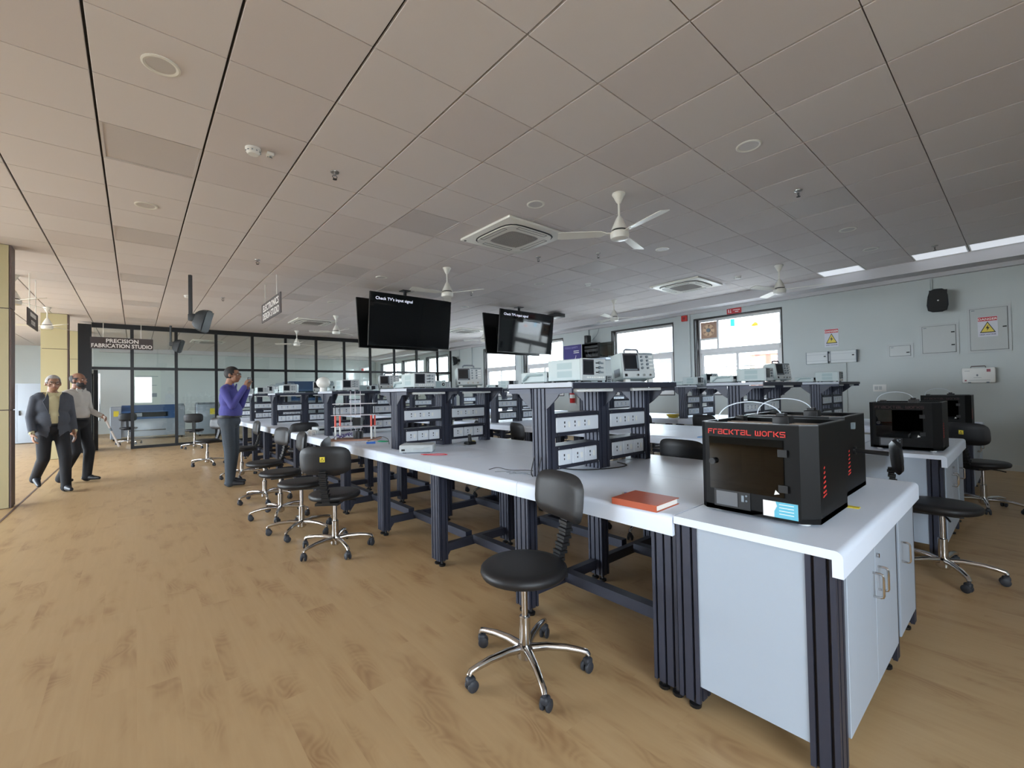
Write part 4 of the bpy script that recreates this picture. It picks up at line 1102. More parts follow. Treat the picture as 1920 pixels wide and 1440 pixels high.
for dx in (-.05, .0, .06): P('threaded_rod', MB().cyl((dx, 0, .1), (dx, 0, .56), .0035, n=6), mat('rod_pale', rgb(212, 204, 212), .4), rg)
P('motor', MB().cyl((.03, 0, .018), (.03, 0, .10), .055, n=18).cyl((.03, 0, .10), (.03, 0, .13), .012), M_BLACK, rg); P('controller_box', MB().box(-.02, .07, -.05, .05, .17, .255), M_BLACK, rg, 0)
for q in range(5):
    a = q*.9; pts = [(-.18+.03*q+.03*math.cos(a+i), -.08+.02*q+.03*math.sin(a*2+i*1.3), .03+.02*(i % 3)+.004*q) for i in range(7)]
    mm = MB().tube(pts, .003, 5); P('purple_wire', mm, M_CPUR, rg)
for q in range(4):
    yy = 6.12+.06*q
    cable('white_wire', 'white wire of the tangle behind the acrylic rig, strand %s' % ['nearest the rig', 'second from the rig', 'third from the rig', 'farthest from the rig'][q], [(1.73, yy-.12, ZT+.004), (1.75+.012*q, yy, ZT+.06), (1.78, yy+.12, ZT+.02), (1.82, yy+.05, ZT+.05), (1.79, yy-.06, ZT+.01)], .004, M_CWHT)
hb = thing('small_supply_unit', 'white instrument lying on the bench end beyond the third tower', 'lab instrument', (1.98, 6.32, ZT), .1)
P('case', MB().rbox(-.13, .13, -.1, .1, 0, .09, .006), M_INSTF, hb); P('slot', MB().box(-.11, .11, -.102, -.1, .045, .07), M_BLACK, hb, 0)
dv = thing('screwdriver', 'screwdriver with blue handle on the bench right of the acrylic rig', 'screwdriver', (1.93, 4.50, ZT), math.radians(160))
P('handle', MB().cyl((0, 0, .012), (.09, 0, .012), .012, .010, n=10), mat('tool_blue', rgb(52, 106, 190), .4), dv); P('shaft', MB().cyl((.09, 0, .012), (.20, 0, .012), .003, n=6), M_CHROME, dv)
dv = thing('wire_stripper', 'green handled stripper on the bench near the second tower', 'pliers', (2.02, 4.62, ZT), math.radians(-60))
P('handle', MB().tube([(0, .012, .008), (.06, .022, .008), (.11, .014, .008)], .007, 6).tube([(0, -.012, .008), (.06, -.022, .008), (.11, -.014, .008)], .007, 6), mat('tool_green', rgb(36, 128, 92), .4), dv); P('jaw', MB().box(-.05, 0, -.012, .012, .003, .012), M_KNOB, dv, 0)
cable('probe_lead', 'dark probe lead curving over the bench before the second tower', [(1.95, 4.75, ZT+.004), (2.02, 4.60, ZT+.06), (2.02, 4.40, ZT+.05), (1.97, 4.25, ZT+.01)], .003, M_CBLK)
yc = thing('cable_coil', 'yellow cable coil lying on the window-side bench', 'cable', (7.30, 4.12, ZT))
cp = MB()
for q in range(4): cp.tube([((.10+.012*q)*math.cos(a*PI/9), (.07+.01*q)*math.sin(a*PI/9), .012+.014*q+.004*math.sin(a+q)) for a in range(18)], .010, 6, True)
P('coil', cp, mat('cable_yellow', rgb(206, 180, 60), .5), yc)
wp = thing('wrapped_package', 'white wrapped bundle on the window-side bench, left of the yellow coil', 'bundle', (7.35, 5.1, ZT))
P('wrapping', MB().ell((0, 0, .077), (.13, .1, .075), None, 14, 8), mat('bubble_wrap', rgb(226, 220, 220), .6, bump=.6, nscale=40), wp)
bb = thing('blue_folder', 'light blue folder at the edge of the middle bench by the near printer', 'folder', (4.62, 2.15, ZT), .1)
P('cover', MB().box(-.10, .10, -.14, .14, 0, .008), mat('folder_blue', rgb(96, 150, 206), .5), bb, 0)

def transl(name, col, tr):
    m = bpy.data.materials.new(name); m.use_nodes = True; nt = m.node_tree; nt.nodes.clear()
    o = nt.nodes.new('ShaderNodeOutputMaterial'); a = nt.nodes.new('ShaderNodeBsdfTransparent'); b = nt.nodes.new('ShaderNodeBsdfTranslucent'); x = nt.nodes.new('ShaderNodeMixShader')
    a.inputs[0].default_value = col; b.inputs[0].default_value = col; x.inputs[0].default_value = 1-tr
    nt.links.new(a.outputs[0], x.inputs[1]); nt.links.new(b.outputs[0], x.inputs[2]); nt.links.new(x.outputs[0], o.inputs[0]); return m
# ================================================================== ON THE WINDOW WALL
def wthing(name, label, cat, y, z, group=None): return thing(name, label, cat, (XW, y, z), -PI/2, group)
def panel_box(label, y0, y1, z0, z1, handles):
    w, h = (y1-y0)/2, (z1-z0)/2
    t = wthing('distribution_box', label, 'electrical box', (y0+y1)/2, (z0+z1)/2, 'white flush electrical boxes')
    P('frame', MB().box(-w, w, -.012, 0, h-.03, h).box(-w, w, -.012, 0, -h, -h+.03).box(-w, -w+.03, -.012, 0, -h+.03, h-.03).box(w-.03, w, -.012, 0, -h+.03, h-.03), M_PBOX, t, 0)
    P('gap', MB().box(-w+.028, w-.028, -.006, -.001, -h+.028, h-.028), M_HOLE, t, 0)
    d = P('door', MB().rbox(-w+.034, w-.034, -.022, -.006, -h+.034, h-.034, .003, 1), mat('panel_door', rgb(184, 188, 187), .3), t)
    for hz in handles: P('handle', MB().box(w-.085, w-.045, -.027, -.022, hz-.009, hz+.009), M_BLACK, d, 0)
    P('name_plate', MB().box(-w+.05, -w+.085, -.0235, -.022, h-.062, h-.052), M_KNOB, d, 0)
    return t
panel_box('large white electrical box with a danger sign on the right wall', .13, .58, 1.75, 2.44, [.02])
panel_box('medium white electrical box with two latches left of the danger sign box', .67, 1.12, 1.75, 2.24, [.10, -.10])
panel_box('small white electrical box lowest left of the three flush boxes', 1.20, 1.53, 1.73, 1.965, [-.03])
def danger(label, y, z, w, h, off):
    t = wthing('danger_sign', label, 'warning sign', y, z, 'danger high voltage signs'); t.location.x -= off
    P('plate', MB().box(-w/2, w/2, -.004, -.0005, -h/2, h/2), mat('sign_white', rgb(206, 206, 214), .5), t, 0)
    P('red_header', MB().box(-w/2+.004, w/2-.004, -.0055, -.004, h*.28, h*.48), mat('sign_red', rgb(196, 62, 68), .5), t, 0)
    tx = text_mb('DANGER', w*.25, 'CENTER', .0003, (.95, .85), .001); tx.xf(T(0, -.006, h*.325)); P('lettering', tx, M_SIGNT, t, 0)
    P('triangle_border', MB().prism([(-w*.40, -h*.30), (w*.40, -h*.30), (0, h*.25)], 'y', -.0055, -.004), M_BLACK, t, 0)
    P('triangle', MB().prism([(-w*.33, -h*.262), (w*.33, -h*.262), (0, h*.19)], 'y', -.0065, -.0055), mat('sign_yellow', rgb(222, 200, 84), .5), t, 0)
    P('lightning_bolt', MB().prism([(w*.04, h*.10), (-w*.10, -h*.09), (-w*.01, -h*.08), (-w*.05, -h*.21), (w*.10, -h*.03), (w*.01, -h*.035)], 'y', -.0075, -.0065), M_BLACK, t, 0)
    tx = text_mb('HIGH VOLTAGE', w*.125, 'CENTER', .0003, (.9, 1), .0005); tx.xf(T(0, -.0055, -h*.42)); P('lettering', tx, mat('sign_navy', rgb(60, 62, 110), .5), t, 0)
danger('danger sign with yellow lightning triangle stuck on the large electrical box', .365, 2.13, .205, .30, .023)
danger('danger sign with yellow lightning triangle on the bare wall above the twin boxes', 2.31, 2.165, .215, .33, 0)
for (yc_, w_, nm) in ((2.53, .17, 'left one of the pair under the bare wall danger sign'), (2.13, .19, 'right one of the pair under the bare wall danger sign')):
    db = wthing('breaker_box', 'small white breaker box, ' + nm, 'electrical box', yc_, 1.82, 'twin breaker boxes')
    b = P('case', MB().rbox(-w_, w_, -.075, 0, -.12, .10, .006, 1), M_PBOX, db)
    P('dark_edge', MB().box(-w_-.003, -w_+.006, -.078, 0, -.12, .10).box(w_-.006, w_+.003, -.078, 0, -.12, .10), M_KNOB, b, 0); P('latch', MB().box(w_-.06, w_-.03, -.082, -.075, .0, .02), M_BLACK, b, 0)
    P('cover_line', MB().box(-w_+.006, w_-.006, -.0765, -.075, .045, .048).box(-w_+.006, w_-.006, -.0765, -.075, -.07, -.067), M_KNOB, b, 0)
    if w_ > .18: P('conduit', MB().box(.0, .03, -.02, 0, -1.0, -.12), M_WALL, db, 0); P('connecting_duct', MB().box(-w_-.04, -w_, -.05, 0, -.08, .06), M_PBOX, db, 0)
fk = wthing('first_aid_case', 'white first aid case with carry handle low on the right wall', 'first aid case', .475, 1.415)
P('case', MB().rbox(-.175, .175, -.08, 0, -.125, .105, .018, 2), M_WHITE, fk); P('handle', MB().tube([(-.08, -.04, .105), (-.075, -.04, .128), (.07, -.04, .128), (.075, -.04, .105)], .007, 8), mat('brown_handle', rgb(92, 74, 70), .5), fk)
P('seam', MB().box(-.176, .176, -.045, -.042, -.12, .10), M_KNOB, fk, 0)
P('cross_mark', MB().box(-.022, -.002, -.082, -.08, -.018, .002).box(-.017, -.007, -.0825, -.08, -.024, .008), M_KNOB, fk, 0)
P('red_label', MB().box(.085, .125, -.082, -.08, .04, .08).box(-.145, -.125, -.082, -.08, -.095, -.075), mat('label_red', rgb(160, 88, 98), .5), fk, 0)
P('lettering', MB().box(-.05, .03, -.0815, -.08, -.045, -.041).box(-.145, -.09, -.0815, -.08, .055, .06).box(-.10, .12, -.0815, -.08, -.085, -.081), M_KNOB, fk, 0)
P('clasp', MB().box(-.11, -.08, -.085, -.08, -.128, -.108).box(.08, .11, -.085, -.08, -.128, -.108), M_KNOB, fk, 0)
sw = wthing('switch_plate', 'pale wall switch plate beside the window-side tower', 'switch', 1.645, 1.235)
P('plate', MB().rbox(-.09, .09, -.012, 0, -.06, .06, .004), M_WHITE, sw); P('rocker', MB().box(-.07, -.02, -.016, -.012, -.03, .03).box(-.01, .03, -.016, -.012, -.03, .03), M_PBOX, sw, 0)
fa = wthing('fire_alarm_box', 'red fire alarm box high on the window wall pilaster', 'fire alarm', 5.10, 2.90)
fa.location.x -= .05
P('box', MB().rbox(-.065, .065, -.05, 0, -.065, .065, .006), mat('alarm_red', rgb(190, 40, 38), .45), fa); P('face', MB().box(-.03, .03, -.053, -.05, -.03, .03), mat('alarm_dark', rgb(120, 30, 32), .4), fa, 0)
rs = wthing('red_notice', 'small red notice with white print above the fan window', 'sign', 4.02, 2.925)
P('plate', MB().box(-.15, .15, -.006, -.001, -.06, .06), mat('notice_red', rgb(188, 40, 46), .5), rs, 0)
P('print', MB().box(-.12, -.10, -.0075, -.006, -.035, .035).box(-.085, -.055, -.0075, -.006, -.035, -.015).box(-.075, -.065, -.0075, -.006, -.02, .035).box(-.02, .12, -.0075, -.006, .008, .022).box(.02, .09, -.0075, -.006, -.03, -.014), M_SIGNT, rs, 0)
fe = wthing('fire_extinguisher', 'red fire extinguisher hanging on the window wall behind the near tower', 'fire extinguisher', 8.55, .93)
P('cylinder', MB().lathe([(.0, 0), (.07, .0), (.08, .02), (.08, .34), (.065, .40), (.03, .43), (.025, .46)], 20, (0, -.10, 0)), mat('ext_red', rgb(182, 26, 30), .35), fe); P('valve', MB().box(-.02, .02, -.12, -.08, .46, .50).box(-.07, .02, -.11, -.09, .50, .515), M_BLACK, fe, 0)
P('hose', MB().tube([(-.02, -.10, .48), (-.10, -.12, .42), (-.105, -.12, .25), (-.09, -.11, .12)], .012, 8), M_BLACK, fe); P('label_band', MB().lathe([(.081, .14), (.081, .24)], 20, (0, -.10, 0)), M_SIGNT, fe)
po = wthing('safety_poster', 'purple tools safety poster beside the open dark rack', 'poster', 8.60, 2.34)
P('sheet', MB().box(-.34, .34, -.006, -.001, -.30, .27), mat('poster_purple', rgb(58, 50, 118), .5), po, 0)
tx = text_mb('TOOLS SAFETY', .075, 'LEFT', .0003, (1, 1), .0005); tx.xf(T(-.30, -.007, .17)); P('lettering', tx, mat('poster_lilac', rgb(150, 146, 200), .5), po, 0)
arc = MB().tube([(-.14+.28*math.sin(a*.15), -.007, -.30+.28*(1-math.cos(a*.15))**.8) for a in range(11)], .008, 6); P('arc_drawing', arc, M_SIGNT, po)
P('print', MB().box(.05, .25, -.0072, -.006, .08, .10).box(.05, .25, -.0072, -.006, .03, .05).box(.05, .2, -.0072, -.006, -.18, -.16).box(.05, .2, -.0072, -.006, -.23, -.21), M_SIGNT, po, 0)
rk = wthing('network_rack', 'open wall network rack with smoked glass door swung aside', 'network rack', 7.62, 2.35)
P('housing', MB().box(-.28, .28, -.40, 0, .19, .20).box(-.28, .28, -.40, 0, -.20, -.19).box(-.28, -.27, -.40, 0, -.19, .19).box(.27, .28, -.40, 0, -.19, .19).box(-.27, .27, -.02, 0, -.19, .19), M_PBLK, rk, 0)
P('patch_unit', MB().box(-.24, .24, -.34, -.05, -.02, .05).box(-.24, .24, -.34, -.05, .08, .14).box(-.24, .24, -.30, -.05, -.16, -.08), M_BLACK, rk, 0)
for q in range(5): P('patch_cord', MB().tube([(-.2+.09*q, -.345, .02), (-.18+.09*q, -.385, -.05), (-.12+.07*q, -.38, -.12), (-.05+.05*q, -.35, -.15)], .004, 5), M_KNOB if q % 2 else M_CBLK, rk)
dd = P('glass_door', MB().box(.29, .80, -.41, -.405, -.18, .18), G_DARK, rk, 0); P('door_frame', MB().box(.27, .34, -.415, -.40, -.20, .20), M_PBLK, rk, 0)
P('white_base', MB().box(-.1, .5, -.38, -.05, -.26, -.21), M_CAB, rk, 0)
rt = wthing('wifi_router', 'black upright device on top of the open network rack', 'router', 7.85, 2.555)
P('body', MB().rbox(-.05, .05, -.30, -.12, 0, .24, .012), M_BLACK, rt); P('lid', MB().rbox(.0, .25, -.34, -.10, .0, .03, .008), M_BLACK, rt)
cable('hanging_cable', 'grey cable dropping from the bulkhead to the network rack', [(9.62, 7.55, CE-.24), (9.58, 7.6, 2.8), (9.5, 7.75, 2.62), (9.4, 7.78, 2.56)], .006, M_KNOB)
# exhaust fan, poster sheet on the near window
ef = wthing('exhaust_fan', 'round exhaust fan on a brown board in the window corner', 'exhaust fan', 4.625, 2.585); ef.location.x = XW+.115
P('board', MB().box(-.18, .18, -.012, 0, -.18, .185), mat('fan_board', rgb(176, 142, 122), .6), ef, 0)
rg_ = MB().tube([(.135*math.cos(a*PI/12), -.016, .135*math.sin(a*PI/12)) for a in range(24)], .012, 6, True); P('guard_ring', rg_, mat('fan_ring', rgb(206, 170, 138), .4), ef)
P('hub', MB().cyl((0, -.012, 0), (0, -.04, 0), .045, n=18), M_KNOB, ef)
bl = MB().prism([(.04, -.02), (.125, -.055), (.13, .02), (.04, .025)], 'y', -.020, -.016).mesh('blade', mat('fan_blade', rgb(222, 190, 156), .35), 0)
for q in range(6): obj('blade', bl, ef, (0, 0, 0), (0, q*PI/3, 0))
ws = wthing('window_infographic', 'printed white drawing sheet stuck on the upper pane of the near window', 'poster', 3.79, 2.52); ws.location.x = XW+.112
P('sheet', MB().box(-.56, .50, -.003, 0, -.20, .25), transl('sheet_backlit', (1, 1, 1, 1), .72), ws, 0)
P('blue_pill', MB().rbox(-.36, -.27, -.006, -.003, .09, .25, .0014, 1), transl('print_cyan', rgb(60, 200, 240), .35), ws); P('orange_shape', MB().prism([(.06, .04), (.20, .04), (.19, .10), (.14, .13), (.07, .08)], 'y', -.006, -.003), transl('print_orange', rgb(245, 130, 60), .35), ws, 0)
lf = MB()
for q in range(5): ribbon(lf, [(.13+.015*q, .14), (.11+.035*q, .19), (.15+.03*q, .24)], .006, -.006, -.003)
P('leaf_lines', lf, transl('print_olive', rgb(150, 140, 70), .3), ws, 0)
P('print', MB().box(-.2, -.08, -.005, -.003, .10, .108).box(-.12, .04, -.005, -.003, .05, .057).box(-.1, .0, -.005, -.003, .0, .007).box(.26, .4, -.005, -.003, .09, .097).box(.24, .38, -.005, -.003, .02, .027).box(.35, .45, -.005, -.003, .17, .177)
  .box(-.5, .48, -.005, -.003, -.165, -.16).box(.2, .203, -.005, -.003, -.06, .0).box(.2, .38, -.005, -.003, -.063, -.06), M_KNOB, ws, 0)

for q_, xx in enumerate((2.70, 2.80)):
    tag(P('wooden_block', MB().rbox(xx-.03, xx+.03, 1.995, 2.045, ZT, ZT+.05, .003, 1), mat('block_wood', rgb(150, 134, 112), .6)), 'small wooden block under the near tower, %s of two' % ('left' if q_ == 0 else 'right'), 'wooden block', 'wooden blocks under the near tower')
# ================================================================== OUTSIDE
struct('floor_terrace', MB().box(XW+.26, 60, -40, 70, -.3, -.05).box(-60, XL-.31, -40, 70, -.3, -.05).box(XL-.31, XW+.26, -40, YB-.26, -.3, -.05).box(XL-.31, XW+.26, YF+.26, 70, -.3, -.05), mat('terrace_concrete', rgb(186, 182, 176), .8))  # ground left, behind and far is unseen, added to dim the ceiling
rl = thing('terrace_railing', 'thin metal railing on the terrace outside the near window', 'railing', (12.5, 0, 0))
P('top_bar', MB().cyl((0, 2.0, 1.87), (0, 9.0, 1.87), .018, n=8), mat('rail_grey', rgb(70, 68, 66), .5), rl); P('bottom_bar', MB().cyl((0, 2.0, .85), (0, 9.0, .85), .018, n=8), MATS['rail_grey'], rl)
bmn = MB().cyl((0, 0, .85), (0, 0, 1.87), .009, n=6).mesh('baluster', MATS['rail_grey'])
for q in range(56): obj('baluster', bmn, rl, (0, 2.06+.125*q, 0))
P('kerb', MB().box(-.1, .1, 2.0, 9.0, -.05, .85), MATS['terrace_concrete'], rl, 0)
bb_ = bpy.data.materials.new('brick_red'); bb_.use_nodes = True
_b = bb_.node_tree.nodes.new('ShaderNodeTexBrick'); _b.inputs['Color1'].default_value = rgb(104, 50, 32); _b.inputs['Color2'].default_value = rgb(96, 44, 28); _b.inputs['Mortar'].default_value = rgb(120, 76, 58); _b.inputs['Scale'].default_value = 3
bb_.node_tree.links.new(_b.outputs['Color'], bb_.node_tree.nodes['Principled BSDF'].inputs['Base Color'])
hs = thing('brick_building', 'red brick building seen through the right pane of the near window', 'building', (18.0, 5.6, 0))
P('wall', MB().box(-1.5, 1.5, -1.3, .75, 0, 2.42), bb_, hs, 0); P('coping', MB().box(-1.55, 1.55, -1.35, .80, 2.42, 2.5), MATS['terrace_concrete'], hs, 0)
st = thing('steel_canopy_strut', 'slanting white structure outside the second window', 'structure', (11.2, 6.55, 0))
P('strut_plate', MB().prism([(.28, 3.6), (-.35, 3.6), (-.42, -.05), (-.10, -.05)], 'x', -.05, .05), mat('strut_grey', rgb(112, 114, 120), .5), st, 0); P('strut_tube', MB().cyl((0, -.30, 3.6), (0, -.5, -.05), .05), MATS['strut_grey'], st)

# ================================================================== BEHIND THE GLASS AND FAR LEFT
def laser(label, x0, x1, y0, y1, h, yc):
    t = thing('laser_cutter', label, 'machine', ((x0+x1)/2, y0, 0), 0, 'laser machines behind the glass'); w = (x1-x0)/2; d = y1-y0
    P('base', MB().rbox(-w, w, .04, d, .10, h*.62, .01, 1), M_MGREY, t); P('cabinet_end', MB().rbox(-w, -w+.26, 0, d, .06, h, .012, 1).rbox(w-.22, w, 0, d, .06, h, .012, 1), M_MGREY, t)
    P('lid', MB().prism([(.02, h*.62), (d, h*.62), (d, h*1.03), (.30, h*1.03), (.02, h*.86)], 'x', -w+.26, w-.22), M_BLUE, t, 0)
    P('lid_window', MB().box(-w+.45, w-.45, .0, .02, h*.68, h*.82), G_DARK, t, 0); P('lid_stripe', MB().box(-w+.40, -w+.75, -.002, .002, h*.70, h*.80), M_MGREY, t, 0)
    P('drawer_slot', MB().box(-w+.4, w-.5, .035, .04, h*.26, h*.29), M_BLACK, t, 0); P('yellow_sticker', MB().box(-w+.08, -w+.20, -.003, 0, h*.72, h*.88), M_YSTK, t, 0)
    P('control_panel', MB().rbox(w-.20, w-.02, .02, .25, h, h+.05, .01), M_KNOB, t)
    for sx in (-w+.08, w-.08): P('castor', MB().cyl((sx-.02, .1, .04), (sx+.02, .1, .04), .04), M_BLACK, t); 
laser('grey laser machine with blue lid behind the left glass panes', -.59, 1.25, 18.2, 19.3, 1.05, 0)
laser('tall blue machine behind the glass, right of the standing man', 4.1, 5.9, 17.6, 18.8, 1.78, 0)
cb2 = thing('grey_cabinet', 'grey machine cabinet with yellow sticker behind the glass left of the standing man', 'cabinet', (1.92, 18.0, 0))
P('body', MB().rbox(-.36, .36, 0, .7, .06, 1.06, .01), M_MGREY, cb2); P('yellow_sticker', MB().box(.0, .14, -.004, 0, .72, .92), M_YSTK, cb2, 0); P('lid', MB().prism([(0, 1.06), (.7, 1.06), (.7, 1.12), (.1, 1.12)], 'x', -.34, .34), M_KNOB, cb2, 0); P('castor', MB().cyl((-.3, .1, .03), (-.26, .1, .03), .03).cyl((.26, .1, .03), (.3, .1, .03), .03), M_BLACK, cb2)
nw = thing('notice_sheet', 'large pale printed notice on the far wall behind the laser machine', 'notice', (.35, YF, 1.6))
P('sheet', MB().box(-.42, .42, -.012, -.001, -.85, .78), mat('notice_paper', rgb(196, 204, 198), .6), nw, 0); P('print', MB().box(-.34, .30, -.014, -.012, .20, .22).box(-.3, -.05, -.014, -.012, -.2, .05).box(.05, .3, -.014, -.012, -.25, -.1).box(-.34, .34, -.014, -.012, .55, .57), M_KNOB, nw, 0)
mm = thing('metal_wardrobe', 'pale blue grey metal cabinet far off at the left edge', 'cabinet', (-2.62, 19.7, 0))
P('body', MB().rbox(-.55, .42, 0, .5, .02, 1.82, .008), mat('wardrobe_grey', rgb(176, 186, 198), .5), mm); P('side_strip', MB().box(.425, .46, .0, .5, .02, 1.85), M_MGREY, mm, 0); P('door_gap', MB().box(-.08, -.074, -.002, .002, .06, 1.78), M_KNOB, mm, 0); P('handle', MB().box(-.04, -.01, -.03, 0, .86, 1.0), M_BLACK, mm, 0)  # solid strip of darker grey along the cabinet side
tag(P('fire_point_box', MB().rbox(8.9, 9.06, YF-.08, YF, 2.45, 2.62, .01), mat('alarm_red', rgb(190, 40, 38), .45)), 'red fire box high on the far wall behind the glass', 'fire alarm')
# ================================================================== PEOPLE
def remesh(mb, voxel, smooth_it, name, material, cut=None, solid=0.0):
    me = bpy.data.meshes.new(name); me.from_pydata(mb.v, [], mb.f)
    bm = bmesh.new(); bm.from_mesh(me); bmesh.ops.recalc_face_normals(bm, faces=bm.faces[:]); bm.to_mesh(me); bm.free()
    ob = bpy.data.objects.new('tmp', me); COL.objects.link(ob)
    r = ob.modifiers.new('r', 'REMESH'); r.mode = 'VOXEL'; r.voxel_size = voxel; r.use_smooth_shade = True
    s = ob.modifiers.new('s', 'SMOOTH'); s.factor = 0.5; s.iterations = smooth_it
    dg = bpy.context.evaluated_depsgraph_get(); out = bpy.data.meshes.new_from_object(ob.evaluated_get(dg))
    bpy.data.objects.remove(ob); bpy.data.meshes.remove(me)
    out.name = name
    if cut:
        bm = bmesh.new(); bm.from_mesh(out)
        bmesh.ops.delete(bm, geom=[f for f in bm.faces if cut(f.calc_center_median())], context='FACES')
        bm.to_mesh(out); bm.free()
    out.materials.clear(); out.materials.append(material); out.shade_smooth()
    return out
def cap(mb, p0, p1, r0, r1, n=14):
    p0 = Vector(p0); p1 = Vector(p1)
    mb.cyl(p0, p1, r0, r1, n); mb.ell(p0, (r0,)*3, None, n, 8); mb.ell(p1, (r1,)*3, None, n, 8); return mb
def limb(mb, pts, rs, g=0.0):
    for i in range(len(pts)-1): cap(mb, pts[i], pts[i+1], rs[i]+g, rs[i+1]+g)
    return mb
def hand(mb, wrist, direc, palm_n, curl, side):
    """palm + five fingers; direc = pointing direction, palm_n = palm normal"""
    d = Vector(direc).normalized(); n = Vector(palm_n); n = (n-d*n.dot(d)).normalized(); s = d.cross(n)*side
    w = Vector(wrist); c = w+d*.045
    cap(mb, w, w+d*.03, .026, .026, 10)
    for k in (-1, -.33, .33, 1): cap(mb, w+d*.02+s*.012*k, w+d*.085+s*.026*k, .014, .0115, 8)
    for k, L in ((-1, .060), (-.33, .074), (.33, .080), (1, .070)):
        a = w+d*.088+s*.026*k; d1 = (d+n*curl*.6).normalized(); b = a+d1*L*.5; d2 = (d*(1-curl)+n*curl*1.4).normalized(); e = b+d2*L*.5
        cap(mb, a, b, .0100, .0092, 8); cap(mb, b, e, .0092, .0078, 8)
    a = w+d*.03+s*.028; b = a+(d*.55+s*.6+n*.35).normalized()*.04; e = b+(d*.8+s*.1+n*.5).normalized()*.032
    cap(mb, a, b, .0125, .0105, 8); cap(mb, b, e, .0105, .0085, 8)
def head(mb, c, H, s=1.0):
    """c = head centre, H = 3x3 rotation (local +Y = facing)"""
    def L(x, y, z): return Vector(c)+H @ Vector((x*s, y*s, z*s))
    mb.ell(L(0, -.012, .022), (.076*s, .094*s, .093*s), H, 18, 12)
    mb.ell(L(0, .030, -.045), (.058*s, .060*s, .068*s), H, 16, 10)
    mb.ell(L(0, .055, -.085), (.030*s, .026*s, .022*s), H, 12, 8)
    cap(mb, L(0, .082, .008), L(0, .104, -.028), .0095*s, .0145*s, 8)
    for sx in (-1, 1):
        mb.ell(L(.080*sx, -.008, -.008), (.010*s, .020*s, .032*s), H, 10, 8)
        mb.ell(L(.034*sx, .078, .022), (.024*s, .010*s, .008*s), H, 10, 8)
        mb.ell(L(.045*sx, .058, -.030), (.022*s, .018*s, .020*s), H, 10, 8)
    mb.ell(L(0, .088, -.058), (.024*s, .010*s, .010*s), H, 10, 8)
    return L
